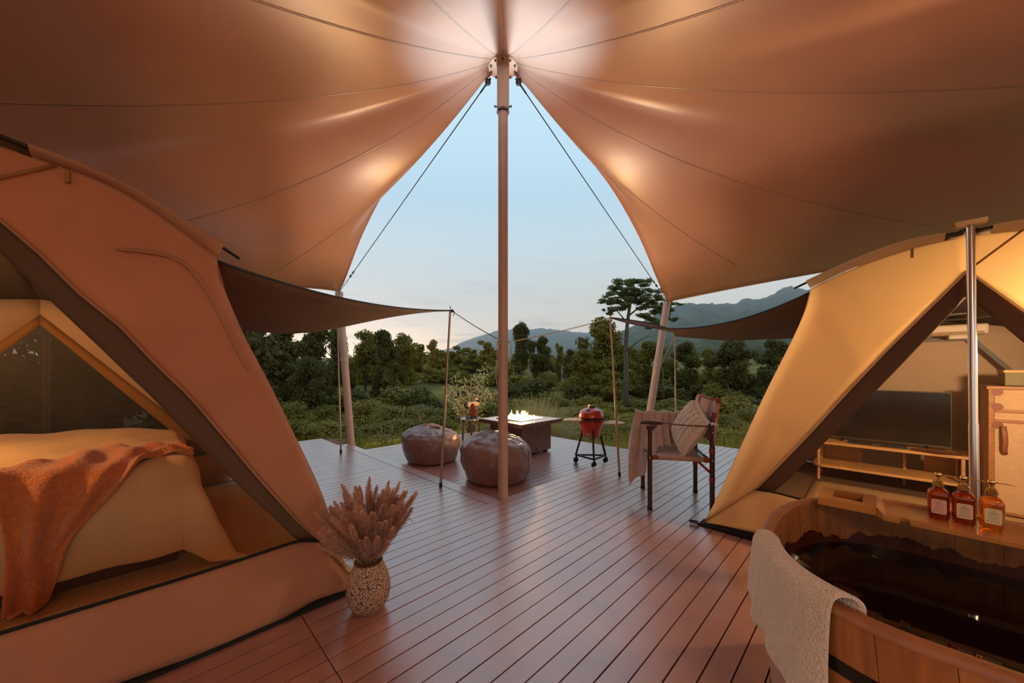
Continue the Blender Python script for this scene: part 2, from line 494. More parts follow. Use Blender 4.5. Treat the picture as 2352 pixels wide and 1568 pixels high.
# straight stay cables from the mast head to the two front corners, with turnbuckles
def cable(name, a, b, label):
    c = empty(name, a, label, 'cable')
    a, b = Vector(a), Vector(b); d = (b - a); L = d.length; d.normalize()
    e1 = a + d * (L - .62); e2 = b
    m = MB(); m.tube([a + d * .06, e1], .0055, 6); m.build('wire', MATS['dark_rope'], c, True)
    m = MB(); m.ball(a + d * .04, .03, 8, 6, (1, 1, 1)); m.tube([a, a + d * .16], [.012, .008], 6); m.build('end_fitting', MATS['dark_steel'], c, True)
    s = d.cross(Vector((0, 0, 1))).normalized()
    m = MB()
    m.tube([e1, e1 + d * .05], .012, 6); m.tube([e1 + d * .14, e1 + d * .18], [.02, .008], 6)
    for q in (-1, 1):
        m.tube([e1 + d * .05, e1 + d * .09 + s * q * .011, e1 + d * .14], .004, 5)
    m.build('wire_clamp', MATS['dark_steel'], c, True)
    m = MB()
    for q in (-1, 1):
        m.tube([e1 + d * .26, e1 + d * .31 + s * q * .014, e1 + d * .43 + s * q * .014, e1 + d * .48], .005, 5)
    m.tube([e1 + d * .16, e1 + d * .28], .006, 5); m.tube([e1 + d * .46, e2], .006, 5)
    m.build('turnbuckle', MATS['steel'], c, True)
    return c
cable('stay_cable', (MX - .12, MY + .06, 3.93), A + Vector((.02, 0, .02)), 'straight dark steel cable with turnbuckle on the left side of the canopy opening')
cable('stay_cable', (MX + .12, MY + .06, 3.93), B + Vector((-.02, 0, .02)), 'straight dark steel cable with turnbuckle on the right side of the canopy opening')

# leaning corner posts outside the deck edge
def lean_post(top, foot, label, wrap_y):
    top, foot = Vector(top), Vector(foot)
    o = empty('canopy_post', foot, label, 'post')
    m = MB(); m.tube([foot, top], .058, 16); m.build('pole', MATS['pole_paint'], o, True, angle=40)
    d = (top - foot).normalized()
    m = MB(); m.tube([top - d * .03, top + d * .02], .064, 16); m.build('cap', MATS['pole_paint'], o, True, angle=40)
    t = (wrap_y - foot.z) / (top.z - foot.z); p = foot.lerp(top, t)
    m = MB()
    for k in range(4):
        m.tube([p + d * (.014 * k) + (Matrix.Rotation(a * math.pi / 6, 3, 'Z') @ Vector((.062, 0, 0))) for a in range(13)], .006, 5)
    m.build('cord_wrap', MATS['white_cord'], o, True)
    return o, p
GZ = -.95                                    # ground level beside the deck
def to_ground(a, b, z=GZ):
    return a + (b - a) * ((z - a.z) / (b.z - a.z))
topL = A + Vector((-.02, .03, -.03)); topR = B + Vector((.0, .03, -.03))
postL, wrapL = lean_post(topL, to_ground(topL, at(807, 1024, 5.85)), 'leaning tan post under the left front corner of the canopy', 1.32)
postR, wrapR = lean_post(topR, to_ground(topR, at(1478, 1040, 5.9)), 'leaning tan post under the right front corner of the canopy, behind the chair', 1.23)

for k, (x, y) in enumerate(((-1.6, -3.3), (.55, -1.7))):  # bodies for the added fill lights, out of view
    o = empty('lantern', (x, y, 2.1), ('left', 'right')[k] + ' of two added fill lanterns hanging unseen behind the viewpoint', 'lamp')
    m = MB(); m.lathe([(.06, 2.40), (.05, 2.44), (.01, 2.46)], 16, (x, y, 0)); m.build('shade', MATS['dark_steel'], o, True, angle=40)
    m = MB(); m.tube([(x, y, 2.45), (x, y, 2.88)], .004, 5); m.build('cord', MATS['dark_rope'], o)

fl0 = Vector((-.10, 4.80, LOW)); fo = empty('floodlight', fl0, 'small black floodlight on the fire deck behind the right bean bag, aimed upwards', 'lamp')
m = MB(); m.box(fl0 + Vector((0, .0, .085)), (.14, .04, .10), rx=-.5); m.build('housing', MATS['dark_steel'], fo, bevel=.006)
m = MB(); m.tube([fl0 + Vector((-.08, .01, .0)), fl0 + Vector((-.08, .0, .085)), fl0 + Vector((-.07, 0, .085))], .006, 6); m.tube([fl0 + Vector((.08, .01, .0)), fl0 + Vector((.08, .0, .085)), fl0 + Vector((.07, 0, .085))], .006, 6); m.tube([fl0 + Vector((-.08, .01, .006)), fl0 + Vector((.08, .01, .006))], .006, 6); m.build('bracket', MATS['dark_steel'], fo)
# ---------------------------------------------------------------- tents
LEAN = .11
class Frame:
    """Facade frame of a tent: s runs along the facade from its front corner, q into the tent, h up."""
    def __init__(self, O, ds, dq): self.O, self.ds, self.dq = O, ds, dq
    def P(self, s, q, h): return self.O + self.ds * s + self.dq * q + Vector((0, 0, h))
    def pix(self, px, py, d=0.0, lean=LEAN):
        """The photo pixel taken onto the plane q = lean*h + d; returns (s, q, h)."""
        C = Vector((0, 0, CH)); D = Vector(((px - CX) / F, 1, (CY - py) / F))
        a = (C - self.O).dot(self.dq); b = D.dot(self.dq)
        t = (lean * CH + d - a) / (b - lean * D.z)
        p = C + D * t
        r = p - self.O
        return Vector((r.dot(self.ds), r.dot(self.dq), p.z))
    def inv(self, p):
        r = Vector(p) - self.O
        return Vector((r.dot(self.ds), r.dot(self.dq), r.z))
RT = Frame(W(.757, -1.476), -V, U)
LT = Frame(W(-1.483, -.413), -U, V)

def make_tent(fr, pts, name, label, canvas, D, window, sc, gap):
    """pts: facade outlines as photo pixels for the half next to the corner; the other half mirrors them about s = sc."""
    base = fr.P(sc, D / 2, 0)
    o = empty(name, base, label, 'tent')
    q2 = lambda p, d=0.0: Vector((p.x, LEAN * p.z + d, p.z))
    G = lambda key, d=0.0: [fr.pix(x, y, d) for x, y in pts[key]]
    X = lambda p: fr.P(p.x, p.y, p.z)
    mir = lambda p: Vector((2 * sc - p.x, p.y, p.z))
    outer = G('outer'); eave_lo = G('eave_lo'); eave_hi = G('eave_hi', -.05); bo = G('band_out'); bi = G('band_in', .012)
    # carry every line on to the middle of the facade
    apex_lo = Vector((sc, 0, pts['h_eave_lo'])); apex_hi = Vector((sc, 0, pts['h_eave_hi']))
    apex_bo = Vector((sc, 0, pts['h_band_out'])); apex_bi = Vector((sc, 0, pts['h_band_in']))
    eave_lo = [p for p in eave_lo if p.x < sc - .03] + [apex_lo]
    eave_hi = [p for p in eave_hi if p.x < sc - .03] + [apex_hi]
    bo = [p for p in bo if p.x < sc - .03] + [apex_bo]
    bi = [p for p in bi if p.x < sc - .03] + [apex_bi]
    sill_top = [p for p in G('sill_top') if p.x < sc - .05]
    sill_top = sill_top + [Vector((sc, 0, pts['h_sill']))]
    sill_bot = [p for p in G('sill_bot') if p.x < sc - .05] + [Vector((sc, 0, pts['h_sill_bot']))]
    eave_lo[-1].y = LEAN * eave_lo[-1].z
    def arc(a, n): return resample([Vector((p.x, 0, p.z)) for p in a], n)
    outer_s = spline([Vector((p.x, 0, p.z)) for p in outer], 22)
    eave_s = spline([outer_s[-1]] + [Vector((p.x, 0, p.z)) for p in eave_lo[1:]], 16)
    inner_s = resample([Vector((p.x, 0, p.z)) for p in bo], 37)
    full_outer = outer_s + eave_s[1:]
    scb = pts.get('sc_back', sc); top = max(p.z for p in full_outer)
    def tob(p, dd=0.0):                     # a facade outline carried to the lower back wall
        z = p.z * (1 - .13 * sstep(p.z, 1.2, top))
        return Vector((p.x + scb - sc, D - LEAN * z + dd, z))
    mirb = lambda p: Vector((2 * scb - p.x, p.y, p.z))
    bk_line = [tob(p) for p in full_outer]
    rnd = random.Random(5)
    for half in (0, 1):
        rows = []
        for i, (po, pi) in enumerate(zip(full_outer, inner_s)):
            row = []
            for j in range(15):
                w = (j / 14) ** 1.4
                p = po.lerp(pi, w)
                corner = max(0.0, 1 - i / 21.0) ** .3 if i < 22 else 0
                # the cloth rolls back round the corner and bellies a little between
                dq_ = .075 * (1 - min(1, w * 5)) ** 2 * sstep(22 - i, 0, 3) - .020 * math.sin(math.pi * w) * corner
                dq_ += .010 * math.sin(w * 13 + i * .12) * (1 - w) * sstep(14 - i, 0, 9)
                v3 = Vector((p.x, LEAN * p.z + dq_, p.z))
                row.append(X(mir(v3) if half else v3))
            rows.append(row)
        m = MB(); m.grid(rows); m.build('front_panel', canvas, o, True, thick=.003)
        # dark storm band beside the opening
        bo_s = resample([Vector((p.x, LEAN * p.z + .006, p.z)) for p in bo], 24); bi_s = resample([Vector((p.x, LEAN * p.z + .02, p.z)) for p in bi], 24)
        rows = [[X(mir(a.lerp(b, k / 4)) if half else a.lerp(b, k / 4)) for k in range(5)] for a, b in zip(bo_s, bi_s)]
        m = MB(); m.grid(rows); m.build('door_band', MATS['tent_band'], o, True, thick=.004)
        piping = [X(mir(p + Vector((0, -.012, 0))) if half else p + Vector((0, -.012, 0))) for p in bo_s]
        m = MB(); m.tube(piping, .006, 6); m.build('piping', canvas, o, True)
        # eave sleeve: the cloth hem carrying the bowed rod
        hi_s = spline([Vector((p.x, LEAN * p.z - .05, p.z)) for p in eave_hi], 18); lo_s = spline([Vector((p.x, LEAN * p.z - .012, p.z)) for p in [outer_s[-1]] + eave_lo[1:]], 18)
        keep = [k for k in range(18) if hi_s[k].x < sc - gap or k == 0]
        rows = []
        for k in keep:
            a, b = hi_s[k], lo_s[k]
            row = []
            for u_ in range(7):
                an = math.pi * u_ / 6
                c = a.lerp(b, (1 - math.cos(an)) / 2); c = c + Vector((0, -.028 * math.sin(an), 0))
                row.append(X(mir(c) if half else c))
            for u_ in range(5, 0, -1):
                an = math.pi * u_ / 6
                c = a.lerp(b, (1 - math.cos(an)) / 2); c = c + Vector((0, .012 * math.sin(an), 0))
                row.append(X(mir(c) if half else c))
            rows.append(row)
        m = MB(); m.grid(rows, cv=True); m.build('eave_sleeve', canvas, o, True)
        rod = [p.lerp(q, .25) for p, q in zip(hi_s, lo_s)]
        e = rod[0] + (rod[0] - rod[1]).normalized() * .075
        rod = [e] + rod
        m = MB(); m.tube([X(mir(p) if half else p) for p in rod], .007, 8); m.build('eave_rod', MATS['black_plastic'], o, True)
        # little toggle tabs on the sleeve
        for k in (12,):
            p = lo_s[k]; m = MB(); m.box(X(mir(p + Vector((0, -.008, -.03))) if half else p + Vector((0, -.008, -.03))), (.012, .012, .05), rz=math.pi / 4); m.build('toggle_tab', MATS['tent_trim'], o)
        # dark web gusset under the gap of the sleeve
        rows = [[X(mir(c) if half else c) for c in (hi_s[k] + Vector((0, .03, 0)), lo_s[k] + Vector((0, .02, 0)))] for k in range(18) if hi_s[k].x > sc - gap - .05]
        if len(rows) > 1:
            m = MB(); m.grid(rows); m.build('ridge_gusset', MATS['tent_band'], o, True, thick=.003)
        # sill panel below the opening, with the diagonal seam up to the corner
        tp = [Vector((p.x, LEAN * p.z, p.z)) for p in ([outer_s[0] + Vector((0.01, 0, .004))] + sill_top)]
        bt = [Vector((p.x, LEAN * p.z - .01, p.z)) for p in ([outer_s[0]] + sill_bot)]
        tp_s, bt_s = resample(tp, 40), resample(bt, 40)
        rows = []
        for i, (a, b) in enumerate(zip(tp_s, bt_s)):
            row = []
            for k in range(9):
                c = a.lerp(b, k / 8)
                c = c + Vector((0, -.022 * math.sin(math.pi * k / 8) * min(1, i / 6) + .006 * math.sin(i * .8 + k * .35) * math.sin(math.pi * k / 8), 0))
                row.append(X(mir(c) if half else c))
            rows.append(row)
        m = MB(); m.grid(rows); m.build('sill_panel', canvas, o, True, thick=.003)
        m = MB(); m.tube([X(mir(p + Vector((0, -.006, 0))) if half else p + Vector((0, -.006, 0))) for p in resample(tp[1:], 24)], .007, 6); m.build('zip', MATS['black_cloth'], o, True)
        # seam from the band foot to the corner
        m = MB(); m.tube([X(mir(p) if half else p) for p in (tp[0] + Vector((0, -.010, 0)), tp[1] + Vector((0, -.012, 0)))], .004, 5); m.build('seam', MATS['tent_trim'], o, True)
        # dark ground skirt
        bt_g = [Vector((p.x - (.02 if i == 0 else 0), p.y - .035, .006)) for i, p in enumerate(bt_s)]
        rows = []
        for p, g in zip(bt_s, bt_g):
            rows.append([X(mir(c) if half else c) for c in (p + Vector((0, .012, .01)), p.lerp(g, .5) + Vector((0, -.004, 0)), g, g + Vector((0, .16, -.003)))])
        m = MB(); m.grid(rows); m.build('ground_skirt', MATS['black_cloth'], o, True, thick=.004)
        # corner peg loop
        p = bt_g[0]; m = MB(); m.tube([X(mir(c) if half else c) for c in (p + Vector((.02, 0, .01)), p + Vector((-.05, -.01, .012)), p + Vector((-.06, .02, .012)), p + Vector((.0, .03, .012)))], .006, 6); m.build('peg_loop', MATS['black_plastic'], o, True)
        # roof and side wall behind this half
        back = bk_line
        ft = [Vector((p.x, LEAN * p.z + (.075 if i < 20 else .03), p.z)) for i, p in enumerate(full_outer)]
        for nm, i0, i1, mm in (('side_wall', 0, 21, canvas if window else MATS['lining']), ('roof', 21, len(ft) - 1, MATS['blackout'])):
            rows = []
            for k in range(9):
                t = k / 8
                rows.append([X(c) for c in [(mir(ft[i]) if half else ft[i]).lerp(mirb(back[i]) if half else back[i], t) - Vector((0, 0, .05 * math.sin(math.pi * t) * sstep(i, 18, 30))) - Vector(((-1 if half else 1) * pts.get('flare', -.25) * math.sin(math.pi * t) * max(0, 1 - full_outer[i].z / 1.72) ** .8, 0, 0)) for i in range(i0, i1 + 1)]])
            m = MB(); m.grid(rows); m.build(nm, mm, o, True, thick=.003)
    # net closing the doorway
    tri = [Vector((p.x, LEAN * p.z + .05, p.z)) for p in bi]
    left = resample(tri, 14); rows = []
    for p in left:
        a, b = p, mir(p)
        rows.append([X(a.lerp(b, k / 8)) for k in range(9)])
    low = [Vector((p.x, LEAN * p.z + .05, p.z)) for p in sill_top]
    a, b = low[0], mir(low[0]); rows.insert(0, [X(Vector((a.x + (b.x - a.x) * k / 8, LEAN * pts['h_sill'] + .05, pts['h_sill']))) for k in range(9)])
    m = MB(); m.grid(rows); m.build('door_net', MATS['net'], o, True, label='sheer net across the doorway')
    # back wall
    bk = bk_line
    if window:
        wo = [tob(p, -.02) - Vector((.055, 0, -.02)) for p in bo if p.z > .3]; wi = [tob(p, -.02) for p in bi if p.z > .3]
        wo[-1].x = scb
        n = 20
        wo_s, wi_s = resample([wo[0], wo[-1]], n), resample([wi[0], wi[-1]], n)
        for half in (0, 1):
            f = (lambda p: X(mirb(p))) if half else X
            bs = resample(bk, n)
            m = MB(); m.grid([[f(a), f(b)] for a, b in zip(bs, wo_s)]); m.build('back_panel', MATS['lining'], o, True, thick=.003)
            m = MB(); m.grid([[f(a), f(b)] for a, b in zip(wo_s, wi_s)]); m.build('window_trim', MATS['tent_trim'], o, True, thick=.006)
        m = MB(); m.grid([[X(p.lerp(mirb(p), k / 6)) for k in range(7)] for p in wi_s]); m.build('window_net', MATS['net_dark'], o, True, label='dark net window in the back wall')
        z0 = wi_s[0].z
        a, b = bk_line[0], mirb(bk_line[0])
        rows = [[X(Vector((p.x, D - LEAN * z + .02 * math.sin(k * 1.1), z))) for k, p in enumerate([a.lerp(b, k / 16) for k in range(17)])] for z in (0, z0 * .5, z0 + .03)]
        m = MB(); m.grid(rows); m.build('back_sill', canvas, o, True, thick=.003)
        m = MB(); m.tube([X(Vector((scb, D + .06, 0))), X(Vector((scb - .02, D - LEAN * 1.75 + .06, 1.72)))], .022, 10); m.build('back_pole', MATS['pole_paint'], o, True)
    else:
        m = MB(); m.grid([[X(p), X(Vector((scb, p.y, p.z))), X(mirb(p))] for p in bk]); m.build('back_wall', MATS['lining'], o, True, thick=.004)
    # groundsheet
    fl_w = pts.get('flare', -.25) * .85
    g = [Vector((.02, .02, .004)), Vector((2 * sc - .02, .02, .004)), Vector((2 * sc + fl_w, D / 2, .004)), Vector((2 * sc - .02, D - .02, .004)), Vector((.02, D - .02, .004)), Vector((-fl_w, D / 2, .004))]
    m = MB(); m.prism([X(p) for p in g], (0, 0, .006)); m.build('groundsheet', MATS['groundsheet'], o)
    return o, dict(full_outer=full_outer, X=X, sc=sc, D=D)
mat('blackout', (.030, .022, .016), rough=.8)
mat('groundsheet', (.10, .060, .035), rough=.8)

r_pts = dict(
    outer=[(1612, 1200), (1640, 1150), (1690, 1040), (1745, 920), (1790, 830), (1825, 760), (1850, 700), (1861, 662)],
    eave_lo=[(1861, 662), (1950, 620), (2050, 585), (2130, 562), (2200, 548)],
    eave_hi=[(1851, 644), (1950, 598), (2050, 560), (2130, 540), (2200, 531)],
    band_out=[(1736, 1123), (1850, 1006), (1950, 896), (2040, 801), (2130, 712), (2212, 630)],
    band_in=[(1777, 1129), (1810, 1103), (1840, 1072), (1950, 960), (2049, 860), (2130, 775), (2214, 688)],
    sill_top=[(1736, 1123), (1777, 1129), (1845, 1147)], sill_bot=[(1645, 1203), (1700, 1215), (1760, 1228)])
l_pts = dict(
    outer=[(804, 1316), (786, 1262), (760, 1168), (730, 1095), (690, 1012), (640, 908), (600, 832), (565, 765), (535, 695), (512, 640), (498, 590)],
    eave_lo=[(496, 584), (413, 530), (321, 466), (230, 418), (112, 376), (37, 349)],
    eave_hi=[(516, 562), (413, 496), (321, 438), (230, 395), (138, 356), (50, 325)],
    band_out=[(733, 1240), (682, 1194), (596, 1100), (511, 998), (436, 909), (367, 845), (275, 748), (184, 675), (92, 583), (0, 505)],
    band_in=[(690, 1245), (677, 1237), (639, 1198), (597, 1160), (533, 1100), (426, 992), (341, 904), (321, 886), (230, 799), (101, 677), (0, 578)],
    sill_top=[(733, 1240), (682, 1241), (554, 1283), (426, 1324), (213, 1388), (0, 1452)],
    sill_bot=[(797, 1354), (724, 1377), (639, 1428), (524, 1484), (383, 1530), (277, 1566)])

r_pts.update(h_eave_lo=1.935, h_eave_hi=1.975, h_band_out=1.735, h_band_in=1.595, h_sill=.335, h_sill_bot=.05)
l_pts.update(h_eave_lo=2.005, h_eave_hi=2.05, h_band_out=1.80, h_band_in=1.685, h_sill=.326, h_sill_bot=.01, sc_back=1.37, flare=.30)
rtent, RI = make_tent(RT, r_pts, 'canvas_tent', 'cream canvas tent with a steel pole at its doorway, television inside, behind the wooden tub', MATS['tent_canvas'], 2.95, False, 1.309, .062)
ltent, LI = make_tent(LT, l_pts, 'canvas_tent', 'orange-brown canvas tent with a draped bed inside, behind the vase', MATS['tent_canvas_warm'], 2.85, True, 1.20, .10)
# steel door poles with their saddle caps
def door_pole(tent, fr, sc, h, foot_s, q_top, q_foot):
    a = fr.P(foot_s, q_foot, 0.01); b = fr.P(sc, q_top, h)
    mid = a.lerp(b, .46)
    m = MB(); m.tube([a, mid], .0185, 14); p = m.build('door_pole', MATS['steel'], tent, True, angle=40, label='polished steel door pole')
    m = MB(); m.tube([mid - (b - a).normalized() * .004, b], .0165, 14); m.build('upper_tube', MATS['steel'], p, True, angle=40)
    m = MB()
    d = fr.ds
    m.prism([b - d * .055 + fr.dq * -.025 + Vector((0, 0, .0)), b + d * .055 + fr.dq * -.025, b + d * .055 + fr.dq * .03, b - d * .055 + fr.dq * .03], (0, 0, .022))
    m.prism([b - d * .05 + fr.dq * -.027 + Vector((0, 0, -.004)), b + d * .05 + fr.dq * -.027 + Vector((0, 0, -.004)), b + d * .05 + fr.dq * .02 + Vector((0, 0, -.004)), b - d * .05 + fr.dq * .02 + Vector((0, 0, -.004))], (0, 0, .006))
    m.build('saddle_cap', MATS['brass_dull'], p)
mat('brass_dull', (.42, .30, .15), rough=.35, metal=.7)
door_pole(rtent, RT, 1.309, 1.965, 1.318, .10, .02)
door_pole(ltent, LT, 1.20, 2.03, 1.21, .10, .02)
# diagonal drip seam on the gable of each tent, dark inner tube frame of the right one
for fr, t_, sc, s1, z1, z0 in ((RT, rtent, 1.309, 1.50, 1.925, 1.745), (LT, ltent, 1.20, 1.015, 1.975, 1.86)):
    s0 = sc + .01 if fr is RT else 1.16
    m = MB(); m.tube([fr.P(s0, LEAN * z0 - .014, z0), fr.P(s1, LEAN * z1 - .014, z1)], .006, 6); m.build('guy_tape', MATS['tent_trim'], t_, True)
# collar beam and rafters
mat('frame_grey', (.10, .095, .08), rough=.5)
for a, b in (((1.0, 1.485), (1.62, 1.485)), ((1.61, 1.485), (2.12, .78)), ((1.01, 1.485), (.50, .78))):
    m = MB(); m.bar(RT.P(a[0], 2.62, a[1]), RT.P(b[0], 2.66, b[1]), .034); m.build('frame_tube', MATS['frame_grey'], rtent)

fold = [LT.pix(*p, -.012) for p in ((262, 572), (330, 577), (395, 590), (440, 620), (476, 668), (506, 722), (536, 785), (570, 850))]
m = MB(); m.tube(spline([LT.P(p.x, p.y, p.z) for p in fold], 24), [.002] + [.009] * 22 + [.004], 8); m.build('frame_ridge', MATS['tent_canvas_warm'], ltent, True)
# ---------------------------------------------------------------- awnings on slim poles, guy ropes
def awning(name, label, n0, n1, f0, f1, sag_n, sag_f, sag_mid, parent_mat, wr):
    """n0 -> n1: near edge from the tent to its pole; f0 -> f1: the far edge."""
    o = empty(name, n1, label, 'awning')
    rows = []
    for i in range(25):
        u = i / 24; row = []
        for j in range(21):
            v = j / 20
            p = n0.lerp(n1, u).lerp(f0.lerp(f1, u), v)
            bow = 4 * u * (1 - u)
            z = -(sag_n * (1 - v) + sag_f * v) * bow - sag_mid * bow * 4 * v * (1 - v)
            z += wr * math.sin(v * 42 + u * 5) * (1 - u) ** 2 * sstep(v, .35, .7)
            pl = (n0.lerp(f0, .5) + n1.lerp(f1, .5)) / 2 - p
            inw = .07 * (4 * v * (1 - v) - 1) * 0
            edge = (n0.lerp(n1, .5) - f0.lerp(f1, .5)).normalized()
            p = p - edge * (.16 * bow * ((1 - v) ** 2 - v ** 2) * .8)
            # free outer edge bows in between the two poles
            p = p + (n0 - n1).normalized() * (.22 * 4 * v * (1 - v) * u ** 2)
            row.append(p + Vector((0, 0, z)))
        rows.append(row)
    m = MB(); m.grid(rows); m.build('cloth', MATS['awning_cloth'], o, True, thick=.003)
    for k in (0, 20):
        m = MB(); m.tube([r[k] + Vector((0, 0, .004)) for r in rows], .008, 6); m.build('hem', MATS['awning_top'], o, True)
    m = MB(); m.tube([p + Vector((0, 0, .004)) for p in rows[-1]], .007, 6); m.build('hem', MATS['awning_top'], o, True)
    return o
def slim_pole(foot, top, label, wood=True):
    foot, top = Vector(foot), Vector(top)
    o = empty('awning_pole', foot, label, 'pole')
    d = (top - foot).normalized()
    m = MB(); m.tube([foot + d * .035, foot.lerp(top, .5)], .0125, 10); m.build('lower_tube', MATS['bronze_tube'], o, True, angle=40)
    m = MB(); m.tube([foot.lerp(top, .5) - d * .01, top], .0105, 10); m.build('upper_tube', MATS['bronze_tube'], o, True, angle=40)
    m = MB(); m.tube([foot, foot + d * .045], .016, 10); m.build('rubber_foot', MATS['black_plastic'], o, True, angle=40)
    m = MB(); m.tube([top, top + d * .05], .004, 6); m.build('spike', MATS['dark_steel'], o, True)
    return o
mat('bronze_tube', (.46, .33, .25), rough=.42, metal=.7)
def rope(name, pts, label, cat='rope', r=.0045, mm='rope'):
    o = empty(name, pts[0], label, cat)
    m = MB(); m.tube(pts, r, 5); m.build('line', MATS[mm], o, True)
    p = Vector(pts[0]); m = MB(); m.ball(p, .017, 8, 6); m.tube([p + Vector((0, 0, .02)), p + Vector((.025, 0, -.01)), p + Vector((.01, .01, -.05))], .004, 5); m.build('knot', MATS[mm], o, True)
    return o
def sagline(a, b, s, n=14):
    a, b = Vector(a), Vector(b)
    return [a.lerp(b, k / (n - 1)) - Vector((0, 0, s * 4 * (k / (n - 1)) * (1 - k / (n - 1)))) for k in range(n)]
# left
f1 = flr(1012, 1118); t1 = at(1034, 714, f1.y)
f2 = flr(783, 1040); t2 = at(775, 744, f2.y)
slim_pole(f1, t1, 'slim bronze pole on the deck edge carrying the tip of the left awning')
slim_pole(f2, t2, 'slim bronze pole at the far corner of the left awning, beside the leaning post')
awning('tent_awning', 'olive brown cloth awning stretched out from the left tent', LT.P(.535, .38, 1.75), t1, LT.P(.47, 2.5, 1.62), t2, .05, .10, .10, None, .030)
# right
f3 = flr(1423, 1093); t3 = at(1402, 730, f3.y)
f4 = Vector((2.545, 5.62, 0)); t4 = Vector((2.52, 5.62, 1.70))
slim_pole(f3, t3, 'slim bronze pole between the red grill and the folding chair')
slim_pole(f4, t4, 'slim bronze pole behind the folding chair, under the right awning')
awning('tent_awning', 'sagging dark brown cloth awning stretched out from the right tent', RT.P(.63, .34, 1.74), t3, RT.P(.55, 2.5, 1.58), t4, .17, .07, .05, None, .006)
mw = lambda z, s: Vector((MX + s * .05, MY, z))
rope('guy_rope', sagline(t1 + Vector((.02, 0, 0)), mw(1.47, -1), .01), 'thin dark rope from the left awning pole to the mast', mm='dark_rope', r=.004)
rope('guy_rope', sagline(t3, mw(1.44, 1), .015), 'pale rope from the right awning pole to the mast')
rope('guy_rope', sagline(t4, wrapR + Vector((.06, 0, 0)), .0), 'pale rope from the far right awning pole to the leaning post')
m = MB()
for k in range(3):
    m.tube([Vector((MX, MY, 1.425 + .014 * k)) + (Matrix.Rotation(a * math.pi / 8, 3, 'Z') @ Vector((.049, 0, .004 * math.sin(a + k)))) for a in range(17)], .0045, 5)
m.build('rope_wrap', MATS['white_cord'], mast, True)
m = MB(); m.tube(spline([mw(1.43, 1) + Vector((.02, -.02, 0)), mw(1.36, 1) + Vector((.025, -.03, 0)), mw(1.27, 1) + Vector((.02, -.03, 0)), mw(1.19, 1) + Vector((.004, -.03, 0))], 10), .004, 5); m.build('rope_tail', MATS['rope'], mast, True)
m = MB(); m.tube(spline([mw(1.44, -1) + Vector((-.005, -.02, 0)), mw(1.30, -1) + Vector((-.004, -.02, 0)), mw(1.19, -1) + Vector((-.014, -.02, 0)), mw(1.10, -1) + Vector((-.012, -.02, 0)), mw(1.03, -1) + Vector((.0, -.02, 0))], 14), .004, 5); m.build('rope_tail', MATS['white_cord'], mast, True)
m = MB(); m.tube(spline([wrapR + Vector((.065, -.02, 0)), wrapR + Vector((.09, -.03, -.12)), wrapR + Vector((.085, -.03, -.34))], 8), .004, 5); m.build('rope_tail', MATS['rope'], postR, True)

# ---------------------------------------------------------------- left tent: bed, duvet, throw, mat
def rug(name, fr, s0, s1, q0, q1, label, mm):
    m = MB(); nx, ny = 24, 16
    top = [[fr.P(s0 + (s1 - s0) * i / nx, q0 + (q1 - q0) * j / ny, .022 + .003 * math.sin(i * 1.7) * math.cos(j * 1.3)) for j in range(ny + 1)] for i in range(nx + 1)]
    m.grid(top)
    o = m.build(name, MATS[mm], None, True, thick=.010, offset=-1); tag(o, label, 'rug'); return o
mat('sisal', (.55, .36, .15), rough=.9, var=.22, scale=90, bump=.5, bscale=160, sheen=.2)
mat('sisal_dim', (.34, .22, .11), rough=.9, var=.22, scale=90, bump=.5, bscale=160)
mat('bed_wood', (.085, .030, .016), rough=.5, var=.2, scale=20, stretch=(1, 8, 1))
mat('linen', (.66, .46, .22), rough=.85, sheen=.2, var=.06, scale=3, bump=.25, bscale=9)
mat('throw_wool', (.62, .19, .035), rough=.95, sheen=.6, var=.14, scale=40, bump=.6, bscale=90)
rug('rug', LT, -.08, 2.4, .10, 2.70, 'tan woven rug on the floor of the left tent, under the bed', 'sisal')
bed = empty('bed', LT.P(1.6, 1.7, .02), 'low dark wooden bed base under the pale duvet in the left tent', 'bed')
BS0, BS1, BQ0, BQ1, BH = .62, 2.30, 1.00, 2.50, .64
def fbox(fr, m, s0, s1, q0, q1, z0, z1):
    m.prism([fr.P(s0, q0, z0), fr.P(s1, q0, z0), fr.P(s1, q1, z0), fr.P(s0, q1, z0)], (0, 0, z1 - z0))
m = MB(); fbox(LT, m, BS0 + .02, BS1, BQ0 + .015, BQ0 + .055, .024, .25); m.build('front_rail', MATS['bed_wood'], bed, bevel=.006)
m = MB(); fbox(LT, m, BS0 + .02, BS0 + .06, BQ0 + .055, BQ1, .024, .25); m.build('side_rail', MATS['bed_wood'], bed, bevel=.006)
m = MB(); fbox(LT, m, BS0 + .06, BS1, BQ0 + .055, BQ1, .06, .22); m.build('slat_base', MATS['bed_wood'], bed)
m = MB(); fbox(LT, m, BS0 + .03, BS1, BQ0 + .025, BQ1, .25, .56); m.build('mattress', MATS['linen'], bed, bevel=.05)
